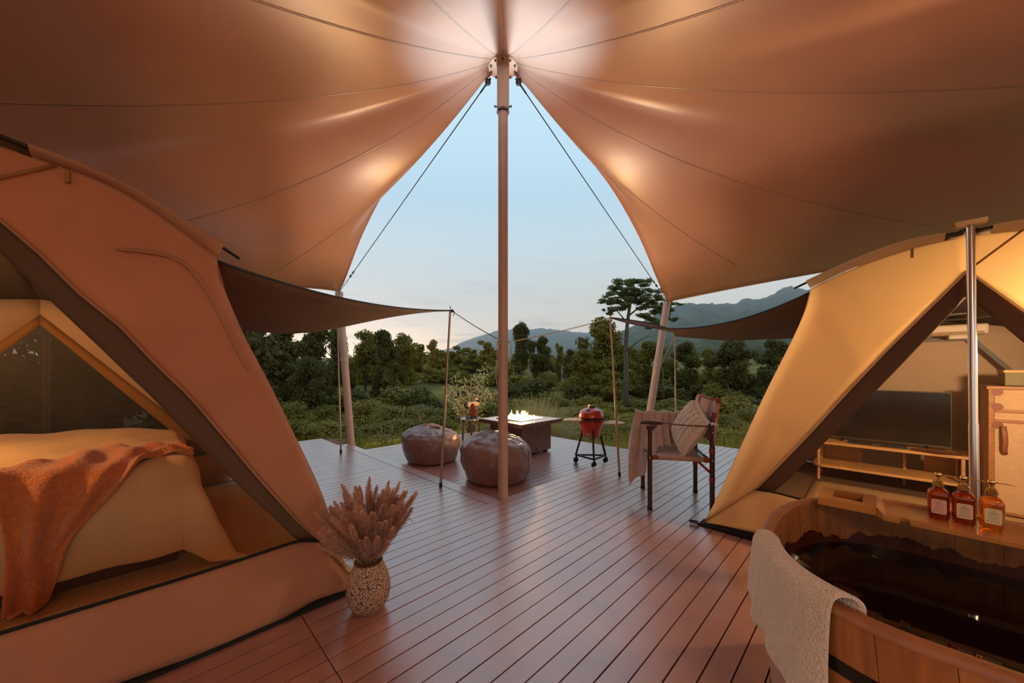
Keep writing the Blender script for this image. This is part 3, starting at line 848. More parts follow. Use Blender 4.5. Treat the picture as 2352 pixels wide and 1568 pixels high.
def duvet_pt(x, y, off=0.0):
    """x: distance along s from the bed's right end (negative hangs over), y: distance in from the front edge (negative hangs over)."""
    dx, dy = max(0, -x), max(0, -y); d = math.hypot(dx, dy)
    r = .13
    dome = .055 * math.sin(min(1, max(0, x) / .5) * math.pi / 2) * math.sin(min(1, max(0, y) / .8) * math.pi / 2)
    s = BS0 + max(0, x); q = BQ0 + max(0, y); z = BH + dome
    z += .014 * math.sin(x * 7 + y * 3) * math.sin(y * 5 - x * 2) + .007 * math.sin(x * 19 + 5 * y) * math.sin(y * 11 + x * 3)
    n = Vector((0, 0, 1))
    if d > 0:
        ux, uy = dx / d, dy / d
        cf = 2 * min(ux, uy)
        a = min(d / r, math.pi / 2)
        out = r * math.sin(a) * .55; drop = r * (1 - math.cos(a))
        if d > r * math.pi / 2:
            e = d - r * math.pi / 2
            drop += e * (1 - .05 * cf); out += e * (.045 + .36 * cf ** 1.5 * .8 + .07 * math.sin((x if dx < dy else y) * 15) * min(1, e / .3) * (1 - cf) * .6)
        s -= ux * out; q -= uy * out; z -= drop
        n = Vector((-ux * math.sin(a), -uy * math.sin(a), math.cos(a)))
    z = max(z, .036)
    return Vector((s + n.x * off, q + n.y * off, z + n.z * off))
HANG = .60
xs = [-HANG + i * .04 for i in range(int((BS1 - BS0 + HANG) / .04) + 1)]; ys = [-HANG + .075 * math.sin(0) + j * .04 for j in range(int((BQ1 - BQ0 - .05 + HANG) / .04) + 1)]
m = MB(); m.grid([[LT.P(*duvet_pt(x, y)) for y in ys] for x in xs])
dv = m.build('duvet', MATS['linen'], None, True, thick=.018, offset=1, subsurf=1); tag(dv, 'pale linen duvet spread over the bed and hanging to the floor at its corner', 'duvet')
# throw: a strip laid along the front edge, its left end hanging to the floor
thr = []
for i in range(47):
    w = i / 46
    x = -.06 + 0.72 * w
    yu = .10 + .30 * math.sin(math.pi * min(1, w * 1.05)) ** 1.0 - .06 * w
    yl = .055 - .02 * w - 1.00 * sstep(w, .18, .86) + .0
    row = []
    for j in range(41):
        t = j / 40
        y = yu + (yl - yu) * t
        hang = sstep(-y, .05, .45)
        xx = x + (.58 + .05 - x) * 0 + .05 * math.sin(t * 6 + w * 3) * .25
        # the hanging end gathers into a narrower tail
        xx = xx + (.575 - xx) * .50 * hang
        fold = .034 + .028 * (math.sin(w * 31 + 4.0 * t) * (.35 + .65 * hang)) + .016 * math.sin(w * 15 - 11 * t)
        p = duvet_pt(xx, y, max(.026, fold + .014))
        if p.z < .05: p.z = .05
        row.append(LT.P(*p))
    thr.append(row)
m = MB(); m.grid(thr); th = m.build('throw_blanket', MATS['throw_wool'], None, True, thick=.010, offset=1, subsurf=1)
tag(th, 'rust orange woollen throw tumbling off the front edge of the bed', 'blanket')

# ---------------------------------------------------------------- right tent: television, stand, wardrobe, air conditioner
mat('pale_wood', (.50, .28, .11), rough=.5, var=.16, scale=6, stretch=(1, 1, 10), bump=.05, bscale=40)
mat('wardrobe_panel', (.42, .28, .17), rough=.8, var=.05, scale=30, bump=.2, bscale=120)
mat('wardrobe_wood', (.26, .11, .045), rough=.5, var=.18, scale=10, stretch=(1, 1, 6))
mat('tv_screen', (.012, .010, .008), rough=.12, spec=.6)
mat('tv_frame', (.09, .075, .055), rough=.35, metal=.5)
mat('leather_brown', (.17, .06, .03), rough=.55)
mat('plastic_white', (.66, .56, .44), rough=.45)
mat('tray_wood', (.16, .055, .025), rough=.45, var=.3, scale=24)
rug('rug', RT, .50, 2.2, .60, 2.0, 'tan woven rug on the floor of the right tent, in front of the television', 'sisal_dim')
st = empty('tv_stand', RT.P(1.0, 2.25, .01), 'low pale wooden two-tier television stand in the right tent', 'stand')
def slab_round(fr, s0, s1, q0, q1, z, th, r, m):
    pts = []
    for (cs, cq, a0) in ((s0 + r, q0 + r, math.pi), (s1 - r, q0 + r, 1.5 * math.pi), (s1 - r, q1 - r, 0), (s0 + r, q1 - r, .5 * math.pi)):
        for k in range(7):
            a = a0 + math.pi / 2 * k / 6
            pts.append(fr.P(cs + r * math.cos(a), cq + r * math.sin(a), z))
    m.prism(pts, (0, 0, th))
m = MB(); slab_round(RT, .47, 1.60, 2.06, 2.46, .395, .026, .10, m); m.build('top_board', MATS['pale_wood'], st, bevel=.004)
m = MB(); slab_round(RT, .47, 1.60, 2.06, 2.46, .150, .026, .10, m); m.build('lower_shelf', MATS['pale_wood'], st, bevel=.004)
for s, q in ((.52, 2.10), (1.50, 2.08), (.52, 2.42), (1.50, 2.42), (1.16, 2.42)):
    m = MB(); m.tube([RT.P(s, q, .010), RT.P(s, q, .40)], .013, 10); m.build('leg', MATS['pale_wood'], st, True, angle=40)
m = MB()
for k in range(56):
    s = 1.30 + .25 * k / 30 if k < 30 else .56 + .3 * (k - 30) / 26
    m.tube([RT.P(s, 2.46, .176), RT.P(s, 2.46, .395)], .004, 5)
m.build('slatted_back', MATS['pale_wood'], st, True)
tv = empty('television', RT.P(1.0, 2.3, .425), 'flat television with a dark screen on the pale wooden stand', 'television')
m = MB(); fbox(RT, m, .555, 1.458, 2.290, 2.325, .452, .972); m.build('case', MATS['tv_frame'], tv, bevel=.004)
m = MB(); fbox(RT, m, .565, 1.450, 2.284, 2.292, .466, .964); m.build('screen', MATS['tv_screen'], tv)
m = MB(); fbox(RT, m, .555, 1.458, 2.282, 2.292, .446, .460); m.build('lower_bezel', MATS['tv_frame'], tv)
for s in (.70, 1.30):
    m = MB(); m.bar(RT.P(s, 2.22, .426), RT.P(s, 2.31, .46), .016, .012); m.bar(RT.P(s, 2.40, .426), RT.P(s, 2.31, .46), .016, .012); m.build('foot', MATS['black_plastic'], tv)
sb = empty('soundbar', RT.P(.95, 2.17, .422), 'slim black bar speaker lying under the television', 'speaker')
m = MB(); fbox(RT, m, .75, 1.17, 2.14, 2.19, .422, .446); m.build('case', MATS['black_plastic'], sb, bevel=.004)
m = MB(); fbox(RT, m, .93, .99, 2.134, 2.141, .424, .444); m.build('display', MATS['tv_frame'], sb)
wt = empty('wooden_tray', RT.P(1.33, 2.16, .422), 'dark oval wooden tray on the right end of the television stand', 'tray')
m = MB(); m.lathe([(.10, .422), (.150, .426), (.160, .434), (.150, .434), (.14, .430), (.02, .430)], 28, RT.P(1.34, 2.16, 0).to_3d() * 1, sx=1.0, sy=.62, M=None)
m.v = [tuple(RT.P(1.35, 2.135, 0) + Matrix.Rotation(-math.pi / 4, 3, 'Z') @ (Vector(v) - RT.P(1.34, 2.16, 0)) ) for v in m.v]
m.build('dish', MATS['tray_wood'], wt, True, angle=50)
wd = empty('wardrobe', RT.P(1.9, 2.0, .01), 'tan wardrobe with wooden frame and leather strap handle in the right tent', 'wardrobe')
ws0, ws1, wq0, wq1 = 1.60, 2.12, 1.82, 2.24
m = MB(); fbox(RT, m, ws0 + .01, ws1, wq0 + .015, wq1, .03, 1.03); m.build('body', MATS['wardrobe_panel'], wd)
m = MB(); fbox(RT, m, ws0 - .01, ws1 + .01, wq0 - .008, wq1 + .005, 1.028, 1.055); m.build('top_board', MATS['wardrobe_wood'], wd, bevel=.004)
for s0, s1 in ((ws0, ws0 + .03), (ws1 - .03, ws1)):
    m = MB(); fbox(RT, m, s0, s1, wq0, wq0 + .03, .010, 1.03); m.build('stile', MATS['wardrobe_wood'], wd, bevel=.003)
for z in (.845, .765, .03):
    m = MB(); fbox(RT, m, ws0 + .03, ws1 - .03, wq0, wq0 + .03, z, z + .022); m.build('rail', MATS['wardrobe_wood'], wd, bevel=.003)
for z, h in ((.868, .16), (.788, .055), (.054, .709)):
    m = MB(); fbox(RT, m, ws0 + .032, ws1 - .032, wq0 + .005, wq0 + .02, z, z + h); pnl = m.build('drawer_front' if h < .5 else 'door', MATS['wardrobe_panel'], wd)
    if h > .5:
        m = MB(); m.tube(spline([RT.P(1.672, wq0 - .004, .735), RT.P(1.675, wq0 - .03, .68), RT.P(1.677, wq0 - .034, .61), RT.P(1.675, wq0 - .022, .55), RT.P(1.68, wq0 - .004, .515)], 14), .016, 8, flat=.4); m.build('handle', MATS['leather_brown'], pnl, True)
    if h != .055:
        for zz in ((z + h - .02, z + .02) if h < .5 else (z + h - .02,)):
            m = MB(); m.lathe([(.03, -.003), (.03, .003)], 16, RT.P(ws0 + .045, wq0 + .002, zz), M=Matrix.Rotation(-math.pi / 4, 3, 'Z') @ Matrix.Rotation(math.pi / 2, 3, 'Y') @ Matrix.Rotation(math.pi / 2, 3, 'X')); m.build('corner_patch', MATS['leather_brown'], wd)
bx = empty('storage_box', RT.P(1.9, 2.0, 1.055), 'olive green lidded box on top of the wardrobe', 'box')
mat('box_olive', (.16, .14, .06), rough=.6)
m = MB(); fbox(RT, m, 1.70, 2.02, 1.95, 2.18, 1.056, 1.165); m.build('body', MATS['box_olive'], bx, bevel=.006)
m = MB(); fbox(RT, m, 1.692, 2.028, 1.942, 2.188, 1.160, 1.185); m.build('lid', MATS['pale_wood'], bx, bevel=.005)
ac = empty('air_conditioner', RT.P(1.35, 2.55, 1.5), 'white wall air conditioner under the ridge of the right tent', 'air conditioner')
m = MB(); fbox(RT, m, .95, 1.69, 2.42, 2.60, 1.515, 1.615); m.build('case', MATS['plastic_white'], ac, bevel=.02)
m = MB(); fbox(RT, m, .98, 1.66, 2.412, 2.425, 1.520, 1.545); m.build('louvre', MATS['wardrobe_panel'], ac, bevel=.004)
m = MB(); fbox(RT, m, 1.45, 1.62, 2.43, 2.60, 1.475, 1.515); m.build('pipe_cover', MATS['plastic_white'], ac, bevel=.01)
for k, (z, mm) in enumerate(((1.66, 'blackout'), (1.70, 'frame_grey'))):
    m = MB(); m.tube(sagline(RT.P(.95, 2.2 - .1 * k, z), RT.P(1.70, 2.2 - .1 * k, z), .02), .012, 6); m.build('ridge_fold', MATS[mm], rtent, True)
# lamps inside the tents
def pendant(name, loc, label, power, color, top=.30):
    o = empty(name, loc, label, 'lamp')
    loc = Vector(loc)
    m = MB(); m.ball(loc, .045, 14, 8); m.build('bulb', MATS['lamp_glass'], o, True)
    m = MB(); m.tube([loc + Vector((0, 0, .045)), loc + Vector((0, 0, .085))], .022, 10); m.build('socket', MATS['black_plastic'], o, True)
    m = MB(); m.tube([loc + Vector((0, 0, .08)), loc + Vector((0, 0, top))], .004, 5); m.build('cord', MATS['black_plastic'], o, True)
    lamp(name + '_light', 'POINT', loc, power, color, .05)
    return o
m_ = bpy.data.materials.new('lamp_glass'); m_.use_nodes = True
b_ = m_.node_tree.nodes['Principled BSDF']; b_.inputs['Emission Color'].default_value = (1, .6, .28, 1); b_.inputs['Emission Strength'].default_value = 6
MATS['lamp_glass'] = m_
# ---------------------------------------------------------------- lamps (the bulbs hang outside the frame)
def pend(name, loc, label, power, color, top):
    pendant(name, loc, label, 0, color, top)
    for l in [l for l in bpy.data.lights if l.energy == 0]:
        o = [x for x in COL.objects if x.data == l][0]; bpy.data.objects.remove(o); bpy.data.lights.remove(l)
    lamp('lamp_light', 'POINT', Vector(loc) - Vector((0, 0, .09)), power, color, .05)
pend('pendant_lamp', RT.P(1.93, .50, 1.40), 'small bulb hanging inside the right tent near its doorway', 125, (1, .68, .37), .22)
pend('pendant_lamp', LT.P(1.95, 1.25, 1.42), 'small bulb hanging inside the left tent above the bed', 40, (1, .54, .22), .24)

# ---------------------------------------------------------------- bath tub
mat('tub_wood', (.40, .150, .042), rough=.42, spec=.45, var=.22, scale=5, stretch=(7, 7, .7), bump=.08, bscale=30, coat=.1)
mat('tub_wood_b', (.37, .135, .036), rough=.42, spec=.45, var=.22, scale=5, stretch=(7, 7, .7), bump=.08, bscale=30, coat=.1)
mat('tub_wood_c', (.43, .165, .048), rough=.42, spec=.45, var=.20, scale=5, stretch=(7, 7, .7), bump=.08, bscale=30, coat=.1)
mat('tub_wet', (.085, .020, .006), rough=.22, spec=.5, var=.2, scale=8, stretch=(7, 7, .7))
mat('tub_rim', (.36, .15, .062), rough=.4, spec=.5, var=.15, scale=8, bump=.05, bscale=60)
mat('hoop_black', (.010, .009, .008), rough=.4, spec=.5)
NF = U; DS = -V                                        # tub axes: DS along the tub, NF towards the tent
def TP(s, n, z): return DS * s + NF * n + Vector((0, 0, z))
TN, TW, TE, TS0, TS1 = 1.70, .555, .40, .105, 1.20     # centre line, half width, end depth, straight part
def tub_ring(n, z, off=0.0):
    """Outline of the tub at height z, offset inwards by off; n points, evenly spaced."""
    k = .035 * (1 - z / .62)                            # narrower towards the foot
    w, e = TW - off - k, TE - off - k
    pts = []
    ex = 2.35
    for i in range(181):
        a = math.pi / 2 + math.pi * i / 180
        c, s_ = math.cos(a), math.sin(a)
        pts.append((TS0 + e * math.copysign(abs(c) ** (2 / ex), c), TN + w * math.copysign(abs(s_) ** (2 / ex), s_)))
    for i in range(181):
        a = 1.5 * math.pi + math.pi * i / 180
        c, s_ = math.cos(a), math.sin(a)
        pts.append((TS1 + e * math.copysign(abs(c) ** (2 / ex), c), TN + w * math.copysign(abs(s_) ** (2 / ex), s_)))
    P_ = [Vector((p[0], p[1], 0)) for p in pts] + [Vector((pts[0][0], pts[0][1], 0))]
    return [(p.x, p.y) for p in resample(P_, n + 1)[:-1]]
tub = empty('bath_tub', TP(.65, TN, 0), 'large oval wooden plank bath tub filled with dark water beside the right tent', 'bathtub')
NS = 44; SUB = 4; TH = .034
ZS = [0.0, .12, .25, .36, .44, .50, .56, .605]
rings_o = {z: tub_ring(NS * SUB, z) for z in ZS}; rings_i = {z: tub_ring(NS * SUB, z, TH) for z in ZS}
rngt = random.Random(8)
for k in range(NS):
    m = MB(); rows = []
    for j in range(SUB + 1):
        t = k * SUB + j
        g = .02 if j in (0, SUB) else 0
        col = []
        def pt(r, z, i):
            a, b = r[z][i % (NS * SUB)], r[z][(i + 1) % (NS * SUB)]
            return Vector((a[0], a[1], z))
        ctr = pt(rings_o, ZS[3], k * SUB + SUB // 2)
        def shrink(p):                                  # leave a hairline joint between staves
            return p
        o_col = [pt(rings_o, z, t) for z in ZS]; i_col = [pt(rings_i, z, t) for z in reversed(ZS)]
        if j in (0, SUB):
            nb_ = pt(rings_o, ZS[3], t + (1 if j == 0 else -1)); here = pt(rings_o, ZS[3], t)
            sh = Vector((nb_.x - here.x, nb_.y - here.y, 0)).normalized() * .0005
            nin = Vector((rings_i[ZS[3]][t % (NS * SUB)][0] - here.x, rings_i[ZS[3]][t % (NS * SUB)][1] - here.y, 0)).normalized() * .0005
            o_col = [p + sh + nin for p in o_col]; i_col = [p + sh - nin for p in i_col]
        rows.append([TP(p.x, p.y, p.z) for p in o_col + i_col])
    m.grid(rows, cv=True)
    m.build('stave', MATS[('tub_wood', 'tub_wood_b', 'tub_wood_c')[rngt.randrange(3)]], tub, True, angle=35)
# wet band inside, just above the water, with a ragged tide line
WZ = .44
m = MB(); ring = tub_ring(520, .44, TH + .0015); rg = random.Random(2)
rows = []
h_ = .0
for i, (a, b) in enumerate(ring):
    h_ = h_ * .72 + rg.uniform(-.006, .014)
    tall = .022 + h_ + .010 * math.sin(i * .21) + (.018 if 225 < i < 285 or i % 61 < 5 else 0)
    c = Vector((a, b, 0))
    rows.append([TP(a, b, .33), TP(a, b, WZ), TP(a, b, WZ + max(.012, tall))])
m.grid(rows, cu=True); m.build('tide_mark', MATS['tub_wet'], tub, False, label='dark wet band above the water line')
# rounded rim
rows = []
ro, ri = tub_ring(180, .62, -.002), tub_ring(180, .62, TH + .002)
for (a, b), (c, d) in zip(ro, ri):
    p, q = Vector((a, b)), Vector((c, d)); rr = []
    for k, (t, z) in enumerate(((0, .600), (0, .612), (.12, .619), (.35, .622), (.65, .622), (.88, .619), (1, .612), (1, .600))):
        w = p.lerp(q, t); rr.append(TP(w.x, w.y, z))
    rows.append(rr)
m = MB(); m.grid(rows, cu=True, cv=True); m.build('rim', MATS['tub_rim'], tub, True, angle=50)
for z in (.475, .345, .10):
    rows = []
    ra, rb = tub_ring(180, z + .017, -.003), tub_ring(180, z - .017, -.003)
    ra2, rb2 = tub_ring(180, z + .017, .002), tub_ring(180, z - .017, .002)
    for (a, b, c, d) in zip(ra, rb, rb2, ra2):
        rows.append([TP(a[0], a[1], z + .017), TP(b[0], b[1], z - .017), TP(c[0], c[1], z - .017), TP(d[0], d[1], z + .017)])
    m = MB(); m.grid(rows, cu=True, cv=True); m.build('hoop', MATS['hoop_black'], tub, True, angle=40, label='black metal hoop')
m = MB(); pl = tub_ring(120, .08, TH); m.prism([TP(a, b, .03) for a, b in pl], (0, 0, .05)); m.build('bottom', MATS['tub_wood_b'], tub)
wm = mat('bath_water', (.010, .004, .0025), rough=.035, spec=.5, bump=.04, bscale=5)
m = MB(); pl = tub_ring(120, WZ, TH + .001); m.prism([TP(a, b, .085) for a, b in pl], (0, 0, WZ - .085))
w_ = m.build('bath_water', wm, None); tag(w_, 'dark still water filling the wooden bath tub', 'water')

# ---------------------------------------------------------------- bath board and bottles
mat('board_wood', (.50, .22, .060), rough=.28, spec=.5, var=.2, scale=5, stretch=(1, 1, 1), coat=.3, bump=.03, bscale=60)
BZ = .623
bd = empty('bath_board', TP(.5, 2.08, BZ), 'polished wooden bath board with a handle slot lying along the far rim of the tub', 'board')
def tprism(m, poly, z0, z1): m.prism([TP(s, n, z0) for s, n in poly], (0, 0, z1 - z0))
m = MB()
tprism(m, [(.022, 1.965), (.066, 1.965), (.066, 1.985), (.072, 1.995), (.086, 1.995), (.092, 1.985), (.092, 1.965), (.80, 1.965), (.80, 2.165), (.022, 2.165)], BZ, BZ + .018)
m.build('plank', MATS['board_wood'], bd, bevel=.002)
m = MB(); tprism(m, [(.022, 2.165), (.80, 2.165), (.80, 2.195), (.022, 2.195)], BZ, BZ + .028); m.build('back_ledge', MATS['board_wood'], bd, bevel=.003)
m = MB()
hz = BZ + .036
for poly in ([(-.17, 1.995), (.005, 1.995), (.005, 2.035), (-.17, 2.035)], [(-.17, 2.145), (.005, 2.145), (.005, 2.185), (-.17, 2.185)], [(-.17, 2.035), (-.125, 2.035), (-.125, 2.145), (-.17, 2.145)], [(-.035, 2.035), (.005, 2.035), (.005, 2.145), (-.035, 2.145)]):
    tprism(m, poly, BZ + .004, hz)
m.prism([TP(.005, 1.995, BZ), TP(.005, 1.995, hz), TP(.03, 1.966, BZ + .018), TP(.03, 1.966, BZ)], NF * .195)
m.build('handle', MATS['board_wood'], bd, bevel=.002)
# amber pump bottles
def glass(name, color, rough=.03):
    m = bpy.data.materials.new(name); m.use_nodes = True; n, l = m.node_tree.nodes, m.node_tree.links
    b = n['Principled BSDF']; b.inputs['Base Color'].default_value = (*color, 1); b.inputs['Roughness'].default_value = rough
    b.inputs['Transmission Weight'].default_value = .92; b.inputs['IOR'].default_value = 1.25; b.inputs['Coat Weight'].default_value = .6; b.inputs['Coat Roughness'].default_value = .03
    MATS[name] = m
glass('amber_glass', (.42, .065, .005)); glass('amber_glass_full', (.85, .30, .025), .12)
mat('gold', (.80, .52, .16), rough=.18, metal=1.0)
mat('label_pink', (.68, .42, .36), rough=.7); mat('label_cream', (.70, .52, .34), rough=.7); mat('label_pale', (.74, .66, .40), rough=.7)
mat('print_brown', (.16, .07, .045), rough=.8); mat('print_red', (.38, .06, .06), rough=.8)
def rrect(w, d, r, n=5):
    out = []
    for cx_, cy_, a0 in ((w / 2 - r, d / 2 - r, 0), (-w / 2 + r, d / 2 - r, 90), (-w / 2 + r, -d / 2 + r, 180), (w / 2 - r, -d / 2 + r, 270)):
        for k in range(n):
            a = math.radians(a0 + 90 * k / (n - 1)); out.append((cx_ + r * math.cos(a), cy_ + r * math.sin(a)))
    return out
RZ = -math.pi / 4                                       # bottle x runs along DS, front faces -NF
def bottle(loc, label, gl, lab, pr, turn=0.0):
    o = empty('soap_bottle', loc, label, 'bottle', 'pump bottles on the bath board', rz=RZ + turn)
    Wd, Dp = .0545, .050
    m = MB(); rows = []
    for z, sc_, blend in ((.001, .86, 0), (.004, .96, 0), (.010, 1, 0), (.040, 1, 0), (.086, 1, 0), (.096, .985, .1), (.104, .90, .35), (.110, .72, .7), (.115, .50, 1), (.119, .44, 1), (.126, .44, 1)):
        rr = rrect(Wd, Dp, .016)
        row = []
        for x, y in rr:
            a = math.atan2(y, x); c = Vector((x * sc_, y * sc_)).lerp(Vector((math.cos(a), math.sin(a))) * (Wd / 2 * sc_), blend)
            row.append((c.x, c.y, z))
        rows.append(row)
    m.grid(rows, cv=True); m.f.append(tuple(range(len(rows[0]))[::-1])); k = len(m.v) - len(rows[0]); m.f.append(tuple(range(k, len(m.v))))
    m.build('body', MATS[gl], o, True, local=True, angle=50)
    m = MB(); m.lathe([(.0145, .120), (.0145, .133), (.0125, .134), (.0125, .139), (.0085, .140), (.0085, .143)], 24); m.build('collar', MATS['gold'], o, True, local=True, angle=35)
    m = MB(); m.lathe([(.0042, .142), (.0042, .153), (.0062, .154), (.0062, .158)], 14); m.build('stem', MATS['gold'], o, True, local=True, angle=35)
    m = MB(); m.lathe([(.0085, .156), (.0092, .157), (.0092, .168), (.0085, .169)], 18); h = m.build('pump_head', MATS['gold'], o, True, local=True, angle=35)
    m = MB(); m.tube([(.006, 0, .163), (.044, -.002, .1615), (.047, -.002, .158)], [.0022, .0016, .0018], 8); m.build('nozzle', MATS['gold'], h, True, local=True)
    # label with its print
    y0 = -Dp / 2 - .0006
    poly = [(x, y0, .050 + y) for x, y in rrect(.037, .052, .005)]
    m = MB(); m.prism(poly, (0, .0008, 0)); lb = m.build('label', MATS[lab], o, local=True)
    m = MB(); ringp = [(.0042 * math.cos(a * math.pi / 9), y0 - .0002, .0665 + .0042 * math.sin(a * math.pi / 9)) for a in range(19)]
    m.tube(ringp, .00022, 4); m.box((-.0009, y0 - .0003, .0665), (.0013, .0003, .0012)); m.box((.0009, y0 - .0003, .0665), (.0013, .0003, .0012)); m.build('emblem', MATS[pr], lb, local=True)
    m = MB(); rg_ = random.Random(4)
    x = -.0105
    while x < .0100:
        w_ = rg_.uniform(.0010, .0017); m.box((x + w_ / 2, y0 - .0003, .0595), (w_, .0003, rg_.uniform(.0016, .0022))); x += w_ + .0006
    m.build('title_print', MATS[pr], lb, local=True, kind='stuff')
    m = MB()
    for j, (wid, z) in enumerate(((.022, .0545), (.018, .0515), (.022, .0485), (.020, .0455), (.023, .0425), (.021, .0395))):
        x = -wid / 2
        while x < wid / 2:
            w_ = rg_.uniform(.0012, .0032); m.box((x + w_ / 2, y0 - .0002, z), (w_, .0003, .0005)); x += w_ + .0006
    m.build('small_print', MATS[pr], lb, local=True, kind='stuff')
    m = MB()
    for j, x in enumerate((-.0115, -.004, .0035, .0105)):
        r = .0031 if j == 0 else .0018
        m.tube([(x + r * math.cos(a * math.pi / 6), y0 - .0002, .0325 + r * math.sin(a * math.pi / 6)) for a in range(13)], .0003, 4)
        m.box((x, y0 - .0002, .0325), (r * .7, .0003, r * .5))
    m.build('icon_row', MATS[pr], lb, local=True, kind='stuff')
bz = BZ + .0185
bottle(TP(.167, 2.075, bz), 'leftmost amber pump bottle on the bath board, with a pink label', 'amber_glass', 'label_pink', 'print_red')
bottle(TP(.226, 2.072, bz), 'middle amber pump bottle of the three, with a cream label', 'amber_glass', 'label_cream', 'print_brown')
bottle(TP(.287, 2.068, bz), 'honey coloured full pump bottle, rightmost of the three, with a pale yellow label', 'amber_glass_full', 'label_pale', 'print_brown')

# ---------------------------------------------------------------- towel over the rim
mat('terry', (.95, .80, .62), rough=.95, sheen=.7, var=.05, scale=60, bump=.9, bscale=160)
ringo = tub_ring(400, .62, 0); ringi = tub_ring(400, .62, TH)
def ring_at_n(n_):                                       # index on the near left of the end where the outline has this n
    c = [(abs(b - n_), i) for i, (a, b) in enumerate(ringo) if a < TS0 + .1]
    return min(c)[1]
i0, i1 = ring_at_n(1.49), ring_at_n(1.178)
if i1 < i0: i0, i1 = i1, i0
rows = []
NW = 34
n_first = ringo[i0][1]
for k in range(NW + 1):
    t = k / NW
    x = i0 + (i1 - i0) * t; a = int(x); w = x - a
    po = Vector(ringo[a]).lerp(Vector(ringo[(a + 1) % 400]), w); pi_ = Vector(ringi[a]).lerp(Vector(ringi[(a + 1) % 400]), w)
    out = (po - pi_).normalized(); mid = (po + pi_) / 2
    left = t if n_first > 1.4 else 1 - t                # 0 at the far left of the tub end, 1 near the viewer
    L = .20 + .115 * left + .012 * math.sin(left * 9)
    if left > .86: L = .325 - .02 * math.sin((left - .86) * 45)
    side = (Vector(ringo[i1]) - Vector(ringo[i0])).normalized()
    row = []
    # inside drop, over the rim, outside drop
    Lin = .035 + .02 * left
    for j in range(5):
        z = .622 - Lin + Lin * j / 5; row.append((mid - out * (TH / 2 + .012), z))
    for j in range(7):
        an = math.pi * j / 6
        row.append((mid - out * (TH / 2 + .012) * math.cos(an), .626 + .020 * math.sin(an)))
    for j in range(1, 19):
        u_ = j / 18
        bul = .014 * u_ + .010 * math.sin(left * 21 + u_ * 2.2) * u_ + .006 * math.sin(left * 8 + 1)
        row.append((mid + out * (TH / 2 + .012 + max(0.0, bul)), .624 - L * u_))
    rows.append([TP(p.x, p.y, z) for p, z in row])
m = MB(); m.grid(rows); tw = m.build('towel', MATS['terry'], None, True, thick=.011, offset=1, subsurf=1)
tag(tw, 'cream terry towel hanging over the near left rim of the bath tub', 'towel')

# ---------------------------------------------------------------- vase with dried grass
vm = bpy.data.materials.new('crackle_ceramic'); vm.use_nodes = True
n, l = vm.node_tree.nodes, vm.node_tree.links
b_ = n['Principled BSDF']; b_.inputs['Roughness'].default_value = .55
tcn = n.new('ShaderNodeTexCoord'); vo = n.new('ShaderNodeTexVoronoi'); vo.feature = 'DISTANCE_TO_EDGE'; vo.inputs['Scale'].default_value = 105
l.new(tcn.outputs['Object'], vo.inputs['Vector'])
rp = n.new('ShaderNodeValToRGB'); l.new(vo.outputs['Distance'], rp.inputs[0])
rp.color_ramp.elements[0].position = .05; rp.color_ramp.elements[0].color = (.035, .016, .010, 1)
rp.color_ramp.elements[1].position = .15; rp.color_ramp.elements[1].color = (.58, .37, .26, 1)
l.new(rp.outputs[0], b_.inputs['Base Color'])
bp = n.new('ShaderNodeBump'); bp.inputs['Strength'].default_value = .6; bp.inputs['Distance'].default_value = .003; l.new(vo.outputs['Distance'], bp.inputs['Height']); l.new(bp.outputs[0], b_.inputs['Normal'])
MATS['crackle_ceramic'] = vm
VC = Vector((-.718, 1.815, 0))
vs = empty('vase', VC, 'rounded vase with a crackled pebble glaze standing on the deck by the left tent', 'vase')
m = MB(); m.lathe([(.052, .002), (.075, .010), (.096, .045), (.1045, .085), (.103, .125), (.092, .170), (.077, .205), (.066, .228), (.066, .238), (.060, .240), (.058, .226), (.070, .19), (.02, .10)], 48, VC); m.build('body', vm, vs, True)
m = MB(); m.tube([VC + Vector((.0645 * math.cos(a * math.pi / 16), .0645 * math.sin(a * math.pi / 16), .238)) for a in range(33)], .004, 6); m.build('lip', MATS['bed_wood'], vs, True)
mat('plume', (.82, .50, .38), rough=.9, sheen=.5, var=.25, scale=30, transl=(.5, .25, .16), tw=.3)
mat('plume_dark', (.60, .32, .235), rough=.9, sheen=.4, var=.25, scale=30, transl=(.4, .18, .12), tw=.25)
mat('straw', (.24, .15, .07), rough=.8)
def plume_mesh(seed, L, mm):
    rg = random.Random(seed); m = MB()
    for i in range(420):
        u = rg.random() ** .8; z = L * u
        an = rg.uniform(0, 2 * math.pi); ln = (.034 * math.sin(math.pi * min(1, u * .80 + .16)) + .006) * rg.uniform(.6, 1.15)
        d = Vector((math.cos(an) * .55, math.sin(an) * .55, .85)).normalized()
        p = Vector((0, 0, z)); q = p + d * ln; s = Vector((-math.sin(an), math.cos(an), 0)) * 0.0014
        m.add([p - s, p + s, q + s * .4, q - s * .4], [(0, 1, 2, 3)])
    m.tube([(0, 0, 0), (0, 0, L * .97)], [.0016, .0006], 4)
    return m
pg = empty('dried_grass', VC + Vector((0, 0, .20)), 'bunch of dried reddish pampas grass plumes in the crackled vase', 'dried flowers')
meshes = []
for k in range(6):
    o = plume_mesh(k, (.17, .20, .15, .19, .16, .21)[k], None).build('plume', MATS['plume' if k % 3 else 'plume_dark'], pg, local=True); meshes.append(o.data); bpy.data.objects.remove(o)
rg = random.Random(21)
stems = MB()
